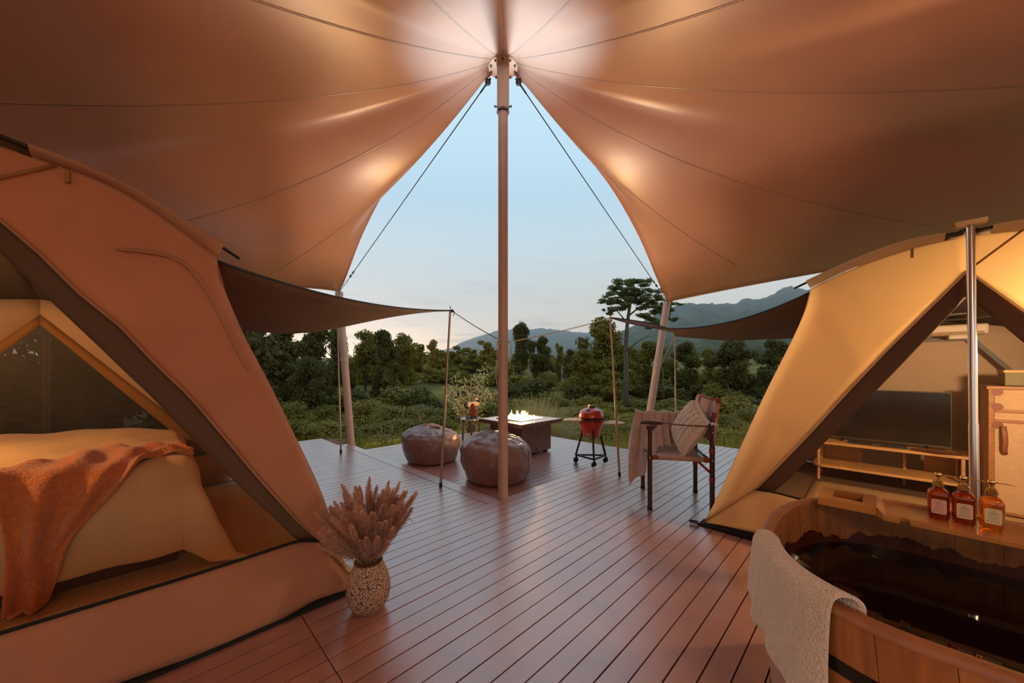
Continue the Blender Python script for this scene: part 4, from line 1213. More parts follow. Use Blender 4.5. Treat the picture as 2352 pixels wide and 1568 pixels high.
for k in range(190):
    f = rg.random()
    lean = Vector((rg.uniform(-1, 1) * .72 - .14, rg.uniform(-1, 1) * .60, 1)).normalized()
    base = Vector((rg.uniform(-.035, .035), rg.uniform(-.035, .035), .0))
    Lst = rg.uniform(.10, .285) - .08 * abs(lean.x)
    top = base + lean * Lst
    stems.tube([base * .6 + Vector((0, 0, -.10)), base + lean * .04, top], .0013, 4, caps=False)
    q = Vector((0, 0, 1)).rotation_difference((lean + Vector((lean.x * .35, lean.y * .3, 0))).normalized()).to_matrix().to_4x4()
    s = rg.uniform(.75, 1.12)
    link_part('plume', meshes[rg.randrange(6)], pg, Matrix.Translation(top - lean * .02) @ q @ Matrix.Rotation(rg.uniform(0, 6), 4, 'Z') @ Matrix.Scale(s, 4))
stems.tube([(.05, 0, .05), (.12, .0, .20), (.17, 0, .26), (.21, -.01, .25), (.225, -.01, .235)], .0016, 4)
stems.tube([(-.03, -.02, .06), (-.12, -.03, .085), (-.155, -.035, .075), (-.165, -.04, .045)], .0013, 4)
stems.build('stems', MATS['straw'], pg, local=True, kind='stuff')
# ---------------------------------------------------------------- fire table
mat('fire_metal', (.13, .050, .030), rough=.38, spec=.5, metal=.3, var=.15, scale=5)
mat('fire_top', (.26, .20, .205), rough=.26, spec=.6, metal=.2, var=.1, scale=20, coat=1.0, coat_ior=1.9, coat_rough=.12)
mat('lava_rock', (.05, .03, .025), rough=.9)
def emit(name, color, strength):
    m = bpy.data.materials.new(name); m.use_nodes = True
    b = m.node_tree.nodes['Principled BSDF']; b.inputs['Base Color'].default_value = (*color, 1)
    b.inputs['Emission Color'].default_value = (*color, 1); b.inputs['Emission Strength'].default_value = strength
    MATS[name] = m
emit('flame_core', (1, .76, .40), 22); emit('flame_tip', (1, .50, .12), 5)
FC = Vector((.13, 5.62, LOW)); FT = .50                  # table centre and height above the fire deck
ft = empty('fire_table', FC, 'square dark metal fire table with flames burning in its top, behind the mast', 'fire pit')
def fb(m, cu, cv, su, sv, z0, z1):
    c = FC + U * cu + V * cv
    m.prism([c + U * a * su / 2 + V * b * sv / 2 + Vector((0, 0, z0)) for a, b in ((-1, -1), (1, -1), (1, 1), (-1, 1))], (0, 0, z1 - z0))
TS = .90; BS = .66; FH = .255
m = MB()
for cu, cv, su, sv in ((0, -(TS + FH * 2) / 4, TS, TS / 2 - FH), (0, (TS + FH * 2) / 4, TS, TS / 2 - FH), (-(TS + FH * 2) / 4, 0, TS / 2 - FH, FH * 2), ((TS + FH * 2) / 4, 0, TS / 2 - FH, FH * 2)):
    fb(m, cu, cv, su, sv, FT - .05, FT)
m.build('top_slab', MATS['fire_top'], ft, bevel=.003)
m = MB()
for cu, cv, su, sv in ((0, -TS / 2, TS + .006, .008), (0, TS / 2, TS + .006, .008), (-TS / 2, 0, .008, TS), (TS / 2, 0, .008, TS)):
    fb(m, cu, cv, su, sv, FT - .055, FT - .003)
m.build('edge_band', MATS['fire_metal'], ft)
for cu, cv, su, sv in ((0, -BS / 2, BS, .012), (0, BS / 2, BS, .012), (-BS / 2, 0, .012, BS - .012), (BS / 2, 0, .012, BS - .012)):
    m = MB(); fb(m, cu, cv, su, sv, .035, FT - .05); m.build('side_panel', MATS['fire_metal'], ft, bevel=.002)
for a, b in ((-1, -1), (1, -1), (1, 1), (-1, 1)):
    m = MB(); fb(m, a * (BS / 2 - .06), b * (BS / 2 - .06), .06, .06, 0, .036); m.build('foot', MATS['black_plastic'], ft)
m = MB(); fb(m, 0, 0, FH * 2, FH * 2, FT - .09, FT - .05); pan = m.build('burner_pan', MATS['fire_metal'], ft)
m = MB()
for cu, cv, su, sv in ((0, -FH, FH * 2 + .02, .014), (0, FH, FH * 2 + .02, .014), (-FH, 0, .014, FH * 2), (FH, 0, .014, FH * 2)):
    fb(m, cu, cv, su, sv, FT - .05, FT + .014)
m.build('pan_rim', MATS['steel'], ft)
m = MB(); fb(m, .0, -BS / 2 - .006, .05, .012, .06, .09); m.build('control_knob', MATS['black_plastic'], ft)
rg = random.Random(6); m = MB()
for k in range(150):
    u_, v_ = rg.uniform(-FH + .03, FH - .03), rg.uniform(-FH + .03, FH - .03)
    m.ball(FC + U * u_ + V * v_ + Vector((0, 0, FT - .04)), rg.uniform(.016, .03), 6, 4, (1, rg.uniform(.7, 1), rg.uniform(.6, .9)))
m.build('lava_rocks', MATS['lava_rock'], ft, kind='stuff')
mc, mt = MB(), MB()
for k in range(64):
    r_ = math.sqrt(rg.random()) * .225; a = rg.uniform(0, 6.28)
    u_, v_ = r_ * math.cos(a), r_ * math.sin(a)
    u_ = max(-FH + .05, min(FH - .09, u_ - .01))
    p = FC + U * u_ + V * v_ + Vector((0, 0, FT - .03)); h = rg.uniform(.060, .115) * (1.15 - r_ * 1.9); w = rg.uniform(.028, .048)
    pts = [p + Vector((math.sin(t * 2.5 + k) * .012 * t, math.cos(t * 2 + k) * .010 * t, h * t)) for t in (0, .25, .5, .75, 1)]
    mc.tube(pts, [w * .7, w, w * .72, w * .4, .001], 7)
    if k % 2 == 0:
        h *= rg.uniform(1.25, 1.9); pts = [p + Vector((math.sin(t * 3 + k) * .014 * t, math.cos(t * 2 + k) * .012 * t, h * t)) for t in (.3, .5, .7, .85, 1)]
        mt.tube(pts, [.010, .012, .009, .005, .0006], 5)
fl_ = mc.build('flames', MATS['flame_core'], None, True, kind='stuff'); tag(fl_, 'bright yellow flames rising from the middle of the fire table', 'fire')
mt.build('flame_tips', MATS['flame_tip'], fl_, True, kind='stuff')
lamp('fire_light', 'POINT', FC + Vector((0, 0, FT + .18)), 60, (1, .52, .17), .10)

# ---------------------------------------------------------------- bean bags
mat('bag_vinyl', (.26, .145, .115), rough=.36, spec=.5, var=.07, scale=4, bump=.10, bscale=12)
def bean_bag(c, r, h, tilt, seed, label):
    c = Vector(c); o = empty('bean_bag', c, label, 'bean bag', 'bean bags on the fire deck')
    m = MB(); NU, NV = 64, 34; rows = []
    for i in range(NV + 1):
        t = i / NV
        # profile from the floor up: flat bottom, full belly, slumping shoulder, gathered top
        if t < .12: rr, z = .80 * (t / .12) ** .6 * r, 0.0
        else:
            u = (t - .12) / .88
            rr = r * (.82 + .18 * math.sin(min(1, u / .36) * math.pi / 2)) if u < .36 else r * math.cos(((u - .36) / .64) ** 1.25 * math.pi / 2) ** .92
            z = h * (1 - (1 - u) ** 1.42) ** .95
        rr = max(rr, .004)
        row = []
        for j in range(NU):
            a = 2 * math.pi * j / NU
            d = Vector((math.cos(a), math.sin(a), 0))
            up = sstep(z, h * .55, h)
            n1 = noise.noise(Vector((math.cos(a) * 2.1 + seed, math.sin(a) * 2.1, z * 7)))
            n2 = noise.noise(Vector((math.cos(a) * 5.2, math.sin(a) * 5.2 + seed, z * 13)))
            n3 = noise.noise(Vector((math.cos(a) * 3.3 + 9, math.sin(a) * 3.3 + seed, z * 16)))
            crease = 1 - (1 - min(1, abs(n3) * 5)) ** 2
            k = 1 + .06 * n1 + .035 * n2 - up * .12 * (1 - crease) - .02 * (1 - crease) * (1 - up)
            p = c + d * rr * k
            p.z += z + (up * (.05 * n1 + .03 * n2) - .018 * (1 - crease) * up) + 0.0
            p += Vector((tilt[0], tilt[1], 0)) * (z / h) ** 2
            if z > h * .8: p.z -= .03 * sstep(d.x * -tilt[0] + d.y * -tilt[1], -.05, .12)
            row.append(p)
        rows.append(row)
    m.grid(rows, cv=True); m.f.append(tuple(range(NU)[::-1])); m.f.append(tuple(range(len(m.v) - NU, len(m.v))))
    m.build('cover', MATS['bag_vinyl'], o, True, subsurf=1)
    m = MB()
    for q in range(3):                                   # raised seams
        i_ = int(NU * (q / 3 + .11 * seed)) % NU
        m.tube([rows[i][i_] + (rows[i][i_] - c).normalized() * .002 for i in range(5, NV - 2)], .0035, 5)
    m.build('seam', MATS['bag_vinyl'], o, True)
    m = MB(); top = rows[-4][0]; m.tube(spline([top + Vector((-.05, 0, -.012)), top + Vector((-.02, 0, .03)), top + Vector((.04, .01, .03)), top + Vector((.06, .01, -.01))], 10), .011, 8, flat=.35); m.build('handle', MATS['bag_vinyl'], o, True)
    return o
bean_bag((-1.115, 5.05, LOW), .395, .50, (-.06, .03), 1.3, 'brown vinyl bean bag at the left, in front of the small round table')
bean_bag((-.175, 4.22, LOW), .415, .54, (-.05, .02), 2.6, 'brown vinyl bean bag right behind the mast')

# ---------------------------------------------------------------- side table and telescope
sc_ = Vector((-.745, 6.58, LOW)); stb = empty('side_table', sc_, 'small round dark table carrying the telescope', 'table')
mat('table_dark', (.13, .08, .07), rough=.4, metal=.2)
m = MB(); m.lathe([(.19, .352), (.2, .356), (.2, .366), (.196, .372)], 36, sc_); m.build('table_top', MATS['fire_top'], stb, True, angle=40)
for k in range(3):
    a = math.radians((215, 280, 25)[k]); d = Vector((math.cos(a), math.sin(a), 0))
    m = MB(); m.bar(sc_ + d * .165, sc_ + d * .150 + Vector((0, 0, .353)), .032, .032); m.build('leg', MATS['table_dark'], stb, bevel=.004)
mat('scope_cream', (.62, .42, .24), rough=.35)
mat('scope_red', (.11, .018, .012), rough=.35)
tl = empty('telescope', sc_ + Vector((.04, 0, .373)), 'small cream tabletop telescope on a dark wooden stand, on the round table', 'telescope')
tb = sc_ + Vector((.045, -.02, .373))
m = MB(); m.lathe([(.115, .018), (.118, .022), (.118, .034), (.112, .036)], 28, tb - Vector((.03, 0, 0))); m.build('turntable', MATS['black_plastic'], tl, True, angle=40)
for k in range(3):
    a = k * 2.1 + .6; m = MB(); m.tube([tb + Vector((-.03 + .09 * math.cos(a), .09 * math.sin(a), 0)), tb + Vector((-.03 + .09 * math.cos(a), .09 * math.sin(a), .02))], .014, 8); m.build('foot', MATS['black_plastic'], tl, True)
m = MB(); ax = tb + Vector((0, -.055, .235))
poly = [tb + Vector((-.055, -.06, .036)), tb + Vector((.055, -.06, .036)), tb + Vector((.033, -.06, .22))] + [ax + Vector((.033 * math.cos(t), -.005, .033 * math.sin(t))) for t in (.5, 1.1, 1.6, 2.1, 2.7)] + [tb + Vector((-.033, -.06, .22))]
m.prism(poly, (0, .018, 0)); m.build('fork_arm', MATS['scope_red'], tl, bevel=.003)
td = Vector((-.93, -.28, -.18)).normalized(); tcn_ = tb + Vector((-.02, .01, .25))
def along(m, prof, o_, d_):
    q = Vector((0, 0, 1)).rotation_difference(d_).to_matrix(); m.lathe(prof, 20, o_, M=q)
m = MB(); along(m, [(.040, -.12), (.048, -.115), (.048, .10), (.04, .105)], tcn_, td); m.build('tube', MATS['scope_cream'], tl, True, angle=40)
m = MB(); along(m, [(.052, .085), (.056, .09), (.056, .135), (.05, .138), (.044, .12)], tcn_, td); m.build('front_ring', MATS['black_plastic'], tl, True, angle=40)
m = MB(); along(m, [(.012, -.03), (.015, -.025), (.015, .035), (.012, .04)], tcn_ + Vector((.085, 0, .095)), td); m.build('finder', MATS['scope_cream'], tl, True, angle=40)
m = MB(); m.tube([tcn_ + Vector((.09, 0, .04)), tcn_ + Vector((.085, 0, .085))], .014, 8); m.tube([tcn_ + Vector((.11, 0, .03)), tcn_ + Vector((.13, 0, .12))], .013, 8); m.build('eyepiece', MATS['black_plastic'], tl, True)

# ---------------------------------------------------------------- kamado grill
mat('ceramic_red', (.47, .028, .010), rough=.20, spec=.6, coat=.6, bump=.35, bscale=26)
mat('bamboo', (.60, .38, .16), rough=.5, var=.12, scale=12)
mat('vent_tan', (.42, .30, .16), rough=.4, metal=.4)
GC = Vector((1.066, 4.86, LOW)); gr = empty('kamado_grill', GC, 'small round red ceramic grill on a black wheeled stand, with bamboo side shelves', 'grill')
gz = lambda py: CH - (py - CY) / F * GC.y - LOW           # heights above the fire deck
gl_ = lambda pr: [(r, z) for r, z in pr]
m = MB(); m.lathe([(.09, .365), (.112, .368), (.122, .40), (.130, .45), (.150, .50), (.166, .545), (.171, .585), (.171, .603)], 40, GC); m.build('base_bowl', MATS['ceramic_red'], gr, True)
m = MB(); m.lathe([(.171, .617), (.172, .640), (.163, .675), (.147, .708), (.122, .727), (.075, .745), (.045, .752)], 40, GC); lid = m.build('lid', MATS['ceramic_red'], gr, True)
m = MB(); m.lathe([(.172, .600), (.177, .602), (.177, .607), (.172, .608), (.172, .613), (.177, .614), (.177, .619), (.172, .621)], 40, GC); m.build('band', MATS['black_plastic'], gr, True, angle=40)
m = MB(); m.lathe([(.168, .575), (.175, .577), (.175, .590), (.17, .592)], 40, GC); m.build('band', MATS['scope_red'], gr, True, angle=40)
m = MB(); m.lathe([(.040, .748), (.046, .752), (.046, .778), (.040, .782), (.040, .788), (.02, .790)], 20, GC); m.build('top_vent', MATS['dark_steel'], lid, True, angle=40)
m = MB(); m.lathe([(.041, .770), (.047, .774), (.047, .786), (.042, .790)], 8, GC); m.build('vent_dial', MATS['vent_tan'], lid, True, angle=40)
m = MB(); m.box(GC + Vector((-.065, -.108, .732)), (.045, .012, .012), rx=.5); m.build('thermometer', MATS['black_plastic'], lid, bevel=.003)
m = MB(); m.box(GC + Vector((-.052, -.108, .405)), (.085, .02, .048), rz=-.45); vt = m.build('draft_door', MATS['vent_tan'], gr, bevel=.003)
m = MB(); m.box(GC + Vector((-.040, -.122, .405)), (.012, .010, .020), rz=-.45); m.build('slide_knob', MATS['black_plastic'], vt)
def shelf(c, ang, lf=1.25):
    m = MB(); d = Vector((math.cos(ang), math.sin(ang), 0)); s = Vector((-d.y, d.x, 0))
    pts = [c + d * (.175 * math.cos(t)) * (lf if math.cos(t) > 0 else .35) + s * .155 * math.sin(t) for t in [k * math.pi / 14 for k in range(28)]]
    m.prism(pts, (0, 0, .016)); return m.build('side_shelf', MATS['bamboo'], gr, bevel=.004)
shelf(GC + Vector((-.165, .06, .572)), math.radians(170), 1.08); shelf(GC + Vector((.185, -.11, .562)), math.radians(-28))
for p, ang in ((Vector((-.17, .03, .567)), 170), (Vector((.165, -.09, .558)), -28)):
    m = MB(); m.bar(GC + p - Vector((0, 0, .0)), GC + p * .99 + Vector((math.cos(math.radians(ang)) * .10, math.sin(math.radians(ang)) * .10, 0)), .05, .014); m.build('shelf_bracket', MATS['bamboo'], gr)
m = MB(); m.tube([GC + Vector((.165, -.02, .635)), GC + Vector((.215, -.03, .640)), GC + Vector((.225, -.03, .60)), GC + Vector((.20, -.03, .575)), GC + Vector((.17, -.02, .575))], .008, 6); m.build('hinge_spring', MATS['dark_steel'], gr, True)
feet = [Vector((-.014, -.20, 0)), Vector((-.20, .06, 0)), Vector((.195, .035, 0))]
low3 = [f + Vector((0, 0, .105)) for f in feet]
for f, lo in zip(feet, low3):
    m = MB(); m.bar(GC + Vector((f.x * .62, f.y * .62, .54)), GC + Vector((f.x * .64, f.y * .64, .36)), .022, .022); m.bar(GC + Vector((f.x * .64, f.y * .64, .37)), GC + lo, .024, .024); m.build('leg', MATS['black_plastic'], gr)
    m = MB(); m.tube([GC + lo, GC + f + Vector((.012, 0, .065))], .011, 8); m.box(GC + f + Vector((.014, 0, .055)), (.03, .022, .03)); cs = m.build('caster_fork', MATS['black_plastic'], gr)
    m = MB(); m.lathe([(.012, -.010), (.036, -.010), (.038, -.006), (.038, .006), (.036, .010), (.012, .010)], 20, GC + f + Vector((.0, 0, .038)), M=Matrix.Rotation(math.pi / 2, 3, 'X') @ Matrix.Rotation(.5, 3, 'Y')); m.build('wheel', MATS['black_plastic'], cs, True, angle=40)
for i in range(3):
    m = MB(); m.bar(GC + low3[i], GC + low3[(i + 1) % 3], .020, .020); m.build('brace', MATS['black_plastic'], gr)

# ---------------------------------------------------------------- folding chair
mat('chair_wood', (.055, .018, .012), rough=.34, spec=.5, var=.2, scale=30)
mat('chair_wood_red', (.10, .028, .02), rough=.36, spec=.5, var=.2, scale=30)
mat('chair_leather', (.26, .028, .018), rough=.42)
mat('chair_canvas', (.56, .36, .29), rough=.85, var=.06, scale=20, bump=.15, bscale=60, transl=(.5, .3, .2), tw=.2)
mat('brass', (.70, .48, .2), rough=.3, metal=1.0)
CF = Vector((-.970, .243, 0)); CG = Vector((.243, .970, 0)); CO = Vector((1.172, 3.085, 0))
def CP(b, g, z): return CO - CF * b + CG * g + Vector((0, 0, z))     # b backwards from the front legs, g towards the far side
ch = empty('folding_chair', CP(.24, .28, 0), 'dark wooden folding chair with beige canvas seat and red leather straps, facing left', 'chair')
CW, CD, SH, AH = .56, .48, .455, .735
for g in (0, CW):
    m = MB(); m.tube([CP(0, g, .004), CP(0, g, .03), CP(0, g, SH)], [.021, .0195, .0195], 12); m.tube([CP(0, g, SH), CP(0, g, .60), CP(0, g, AH - .035)], [.0185, .018, .021], 12); m.build('front_leg', MATS['chair_wood'], ch, True, angle=40)
    m = MB(); m.tube([CP(CD, g, .004), CP(CD, g, .03), CP(CD + .002, g, .80)], [.021, .0195, .0195], 12); m.build('rear_leg', MATS['chair_wood'], ch, True, angle=40)
    m = MB(); m.tube([CP(CD - .004, g, .50), CP(CD + .045, g, .945)], .0185, 12); m.tube([CP(CD + .044, g, .935), CP(CD + .046, g, .952)], .021, 12); m.build('back_post', MATS['chair_canvas'], ch, True, angle=40)
    m = MB(); m.tube([CP(CD + .042, g, .912), CP(CD + .046, g, .955)], .0215, 12); m.build('post_cap', MATS['chair_leather'], ch, True, angle=40)
    m = MB()
    arm = [CP(-.075, g, AH), CP(-.04, g, AH + .004), CP(.02, g, AH), CP(.10, g, AH - .004)]
    m.tube(arm, [.026, .030, .028, .014], 12, flat=.62); m.build('arm', MATS['chair_wood'], ch, True)
    m = MB(); m.prism([CP(-.032, g - .012, AH - .025), CP(.065, g - .012, AH - .018), CP(.022, g - .012, AH - .065), CP(-.022, g - .012, AH - .065)], CG * .024); m.build('arm_bracket', MATS['chair_wood'], ch, bevel=.006)
    m = MB(); rows = [[p + Vector((0, 0, .004)) + CG * w for w in (-.018, .018)] for p in spline([CP(.06, g, AH + .006), CP(.22, g, AH - .012), CP(.38, g, AH - .018), CP(CD + .01, g, AH - .012)], 12)]; m.grid(rows); m.build('arm_strap', MATS['chair_wood_red'], ch, True, thick=.006)
    m = MB(); m.tube([CP(.03, g, SH - .012), CP(CD - .03, g, SH - .012)], .017, 10); m.build('seat_rail', MATS['chair_canvas'], ch, True)
    for b in (.035, CD - .05):
        m = MB(); m.tube([CP(b - .014, g, SH - .012), CP(b + .03, g, SH - .012)], .0195, 12); m.build('rail_strap', MATS['chair_leather'], ch, True, angle=40)
    for z in (SH - .012, AH - .06):
        for b in ((0, CD) if z < .5 else (CD,)):
            m = MB(); m.ball(CP(b, g + (-.021 if g == 0 else .021), z), .0075, 10, 6); m.build('rivet', MATS['brass'], ch, True)
    for z in (.815, .52, .285):
        m = MB(); m.tube([CP(CD + (z - .5) * .06 if z > .6 else CD, g, z - .02), CP(CD + (z - .5) * .06 if z > .6 else CD, g, z + .02)], .0225, 12); m.build('leather_cuff', MATS['chair_leather'], ch, True, angle=40)
    for b in (0, CD):
        m = MB(); m.tube([CP(b, g, 0), CP(b, g, .02)], .0225, 12); m.build('foot_cap', MATS['black_plastic'], ch, True, angle=40)
    m = MB(); m.tube([CP(CD - .10, g, SH - .03), CP(CD, g, .33)], .010, 8); m.build('brace_strap', MATS['chair_leather'], ch, True)
for b in (0, CD):
    m = MB(); m.tube([CP(b, 0, SH - .03), CP(b, CW, SH - .03)], .014, 10); m.build('cross_rail', MATS['chair_wood'], ch, True)
m = MB(); rows = [[CP(.03 + (CD - .06) * i / 10, CW * j / 10, SH - .004 - .030 * math.sin(math.pi * j / 10)) for j in range(11)] for i in range(11)]; m.grid(rows); m.build('seat', MATS['chair_canvas'], ch, True, thick=.005)
m = MB(); rows = [[CP(CD + .004 + .041 * i / 8 + .02 * math.sin(math.pi * j / 10), CW * j / 10, .575 + .355 * i / 8) for j in range(11)] for i in range(9)]; m.grid(rows); m.build('backrest', MATS['chair_canvas'], ch, True, thick=.005)
m = MB(); m.tube([CP(CD + .046, 0, .942), CP(CD + .046, CW, .942)], .010, 8); m.build('top_rail', MATS['chair_leather'], ch, True)

# knitted cushion leaning in the seat corner
mat('knit_wool', (.94, .80, .66), rough=.95, sheen=.5, var=.08, scale=30, bump=.7, bscale=140)
mat('knit_plain', (.82, .62, .42), rough=.95, sheen=.4, var=.06, scale=30, bump=.5, bscale=140)
cz_ = .205
ctr = CP(.375, .27, SH + .215); nrm = (CF * .80 - CG * .18 + Vector((0, 0, .34))).normalized()
rt_ = CG.copy(); rt_ = (rt_ - nrm * rt_.dot(nrm)).normalized(); up_ = nrm.cross(rt_) * -1
if up_.z < 0: up_ = -up_
rot = .38; a_ = rt_ * math.cos(rot) + up_ * math.sin(rot); b2_ = up_ * math.cos(rot) - rt_ * math.sin(rot)
cu = empty('knit_cushion', ctr, 'cream cable knit cushion with tassels leaning in the folding chair', 'cushion')
def cush(x, y, side):
    f = (1 - abs(x) ** 2.6) * (1 - abs(y) ** 2.6); th_ = .085 * max(0, f) ** .55
    pull = 1 - .07 * (1 - max(abs(x), abs(y)) ** 2) + 0
    ed = 1 - .10 * (1 - y * y) * abs(x) ** 4 * 0 - .0
    return ctr + a_ * x * cz_ * (1 - .09 * (1 - y * y) ** 1 * abs(x) ** 3) + b2_ * y * cz_ * (1 - .09 * (1 - x * x) * abs(y) ** 3) + nrm * side * th_
for side, mm, nm in ((1, 'knit_wool', 'knit_face'), (-1, 'knit_plain', 'back_face')):
    m = MB(); m.grid([[cush(i / 12 - 1, j / 12 - 1, side) for j in range(25)] for i in range(25)]); m.build(nm, MATS[mm], cu, True)
for k in range(6):                                       # chunky cables: two plaited cords each
    x = -.76 + 1.52 * k / 5
    m = MB()
    for ph in (0, math.pi):
        pts = []
        for j in range(49):
            y = -.90 + 1.8 * j / 48; w = math.sin(y * 13 + ph)
            pts.append(cush(x + .062 * w, y, 1) + nrm * (.006 + .007 * math.cos(y * 13 + ph)))
        m.tube(pts, .0125, 6)
    m.build('cable', MATS['knit_wool'], cu, True)
for x, y in ((-1, -1), (1, -1), (1, 1), (-1, 1)):
    p = cush(x, y, 1); d = (a_ * x + b2_ * y).normalized(); m = MB(); rg = random.Random(int(x * 3 + y * 7 + 20))
    m.ball(p, .016, 8, 6)
    for k in range(16):
        q = p + d * .055 + Vector((rg.uniform(-.024, .024), rg.uniform(-.024, .024), -.030 + rg.uniform(-.01, .01)))
        q.z = max(q.z, SH + .0) if abs((q - CP(.25, .28, 0)).x) < .2 else q.z
        m.tube([p, p.lerp(q, .6) + d * .01, q], [.006, .005, .003], 5)
    m.build('tassel', MATS['knit_wool'], cu, True)

# throw over the far arm, falling past the seat front
mat('throw_mauve', (.47, .34, .28), rough=.95, sheen=.5, var=.10, scale=20, bump=.3, bscale=50)
rows = []
NT = 40
for i in range(NT + 1):
    w = i / NT                                           # along the arm from the back to beyond the front
    b = .38 - .45 * w
    gA = CW
    row = []
    pl_ = .024 * math.sin(w * 46) + .010 * math.sin(w * 83 + 1)
    # outside drop, over the arm strap, inside drop, across the seat, over the near front
    zt = AH + .020 + .010 * math.sin(w * 21)
    for j in range(6):
        row.append(CP(b + pl_ * .5, gA + .038 + pl_ * .6, zt - .20 * (1 - j / 6)))
    for j in range(5):
        an = math.pi * j / 4; row.append(CP(b, gA + .036 * math.cos(an), zt + .014 * math.sin(an)))
    fr_ = sstep(w, .55, .95)
    zb = (SH + .020) * (1 - fr_) + .105 * fr_
    gin = .06 + .20 * sstep(w, .0, .75)
    for j in range(1, 17):
        u = j / 16
        g = gA - .036 - gin * u ** 1.3
        z = zt + (zb - zt) * u
        bb = b - .095 * fr_ * math.sin(u * math.pi / 2) + .020 * math.sin(w * 30 + u * 3) * u * (0.6 + fr_)
        row.append(CP(bb, g + pl_ * (.6 + u), z + pl_ * .3))
    rows.append(row)
m = MB(); m.grid(rows); tb_ = m.build('throw_blanket', MATS['throw_mauve'], None, True, thick=.009, offset=1, subsurf=1)
tag(tb_, 'mauve beige ribbed throw draped over the far arm of the folding chair', 'blanket')
# ---------------------------------------------------------------- land beyond the deck
def gz(x, y):
    z = -.95 - .30 * sstep(y, 6, 14) + 4.6 * sstep(y, 22, 78) + .012 * max(0, y - 78)
    return z + .10 * noise.noise(Vector((x * .25, y * .25, 0))) + .35 * noise.noise(Vector((x * .05, y * .05, 3)))
mat('meadow', (.12, .092, .026), rough=.95, spec=.1, color2=(.25, .19, .045), scale=.35, bump=.6, bscale=9, detail=8)
xs = [-70 + i * 2.0 for i in range(76)]; ys = [-14, -8, -2, 2] + [4 + j * 1.2 for j in range(60)] + [78 + j * 12 for j in range(9)]
m = MB(); m.grid([[(x * (1 + max(0, y - 30) * .012), y, gz(x, y)) for y in ys] for x in xs])
g_ = m.build('ground', MATS['meadow'], None, True); tag(g_, 'rough green meadow sloping away beyond the deck', None, None, 'structure')

def leafcloud(seed, blobs, n, leaf, flat=.5, up=.35, shell=.35):
    """n leaves (two-triangle blades) on and in a set of ellipsoid blobs (cx, cy, cz, rx, ry, rz)."""
    r = np.random.default_rng(seed)
    B_ = np.array(blobs, float); vol = (B_[:, 3] * B_[:, 4] * B_[:, 5]) ** .67; vol /= vol.sum()
    k = r.choice(len(B_), n, p=vol); b = B_[k]
    d = r.normal(size=(n, 3)); d /= np.linalg.norm(d, axis=1)[:, None]
    # leaves gather in little sprays
    ns = max(8, n // 9); sd = r.normal(size=(ns, 3)); sd /= np.linalg.norm(sd, axis=1)[:, None]
    pick = r.integers(0, ns, n); d = sd[pick] + .22 * r.normal(size=(n, 3)); d /= np.linalg.norm(d, axis=1)[:, None]
    rad = shell + (1 - shell) * r.random(n) ** .6
    srad = .80 + .30 * r.random(ns); rad = rad * srad[pick]
    p = b[:, :3] + d * b[:, 3:] * rad[:, None]
    nm = d + up * np.array([0, 0, 1]) + .75 * r.normal(size=(n, 3)); nm /= np.linalg.norm(nm, axis=1)[:, None]
    t = np.cross(nm, r.normal(size=(n, 3))); t /= np.linalg.norm(t, axis=1)[:, None]
    s = np.cross(nm, t)
    L = leaf * r.uniform(.6, 1.3, n)[:, None]
    v = np.stack([p - t * L * .5, p + s * L * flat * .5 + nm * L * .08, p + t * L * .5 - nm * L * .05, p - s * L * flat * .5 + nm * L * .08], 1).reshape(-1, 3)
    return v
def mesh_from_quads(name, v, m):
    n = len(v) // 4
    me = bpy.data.meshes.new(name)
    me.vertices.add(len(v)); me.vertices.foreach_set('co', v.astype(np.float32).ravel())
    me.loops.add(len(v)); me.loops.foreach_set('vertex_index', np.arange(len(v), dtype=np.int32))
    me.polygons.add(n); me.polygons.foreach_set('loop_start', np.arange(0, 4 * n, 4, dtype=np.int32))
    try: me.polygons.foreach_set('loop_total', np.full(n, 4, dtype=np.int32))
    except Exception: pass
    me.update(calc_edges=True); me.materials.append(m); return me
def leafmat(name, c, c2, transl=.25):
    mat(name, c, rough=.6, spec=.25, color2=c2, scale=1.6, detail=5, transl=tuple(x * 1.4 for x in c2), tw=transl)
leafmat('leaf_dark', (0.085, 0.069, 0.014), (0.152, 0.121, 0.022))
leafmat('leaf_mid', (0.152, 0.118, 0.02), (0.287, 0.221, 0.034))
leafmat('leaf_olive', (0.22, 0.158, 0.028), (0.378, 0.263, 0.044))
leafmat('leaf_bright', (0.366, 0.273, 0.033), (0.634, 0.452, 0.061), .3)
leafmat('leaf_tall', (.095, .115, .045), (.20, .215, .075))
leafmat('leaf_silver', (.50, .37, .15), (.80, .60, .27), .2)
leafmat('grass_gold', (.34, .24, .10), (.60, .43, .17), .3)
mat('bark', (.11, .085, .062), rough=.9, var=.3, scale=8, bump=.4, bscale=20)
rg = random.Random(11)
def blob_bush(seed):
    r = random.Random(seed); bl = []
    for k in range(9):
        a = r.uniform(0, 6.28); d = r.uniform(0, .30)
        bl.append((d * math.cos(a), d * math.sin(a), r.uniform(.22, .72) * (1 - d), r.uniform(.16, .28), r.uniform(.16, .28), r.uniform(.14, .26)))
    bl.append((0, 0, .30, .40, .40, .30)); return bl
def blob_crown(seed, low=.25):
    r = random.Random(seed); bl = []
    for k in range(26):
        a = r.uniform(0, 6.28); z = low + (.93 - low) * r.random() ** .9
        t = (z - low) / (.93 - low); w = .44 * (math.sin(math.pi * min(.97, t * .78 + .22)) ** .7)
        d = r.uniform(.25, 1) * w
        bl.append((d * math.cos(a), d * math.sin(a), z, r.uniform(.09, .19), r.uniform(.09, .19), r.uniform(.06, .12)))
    bl += [(0, 0, low + .28, .26, .26, .24), (.05, .05, .70, .16, .16, .16)]
    return bl
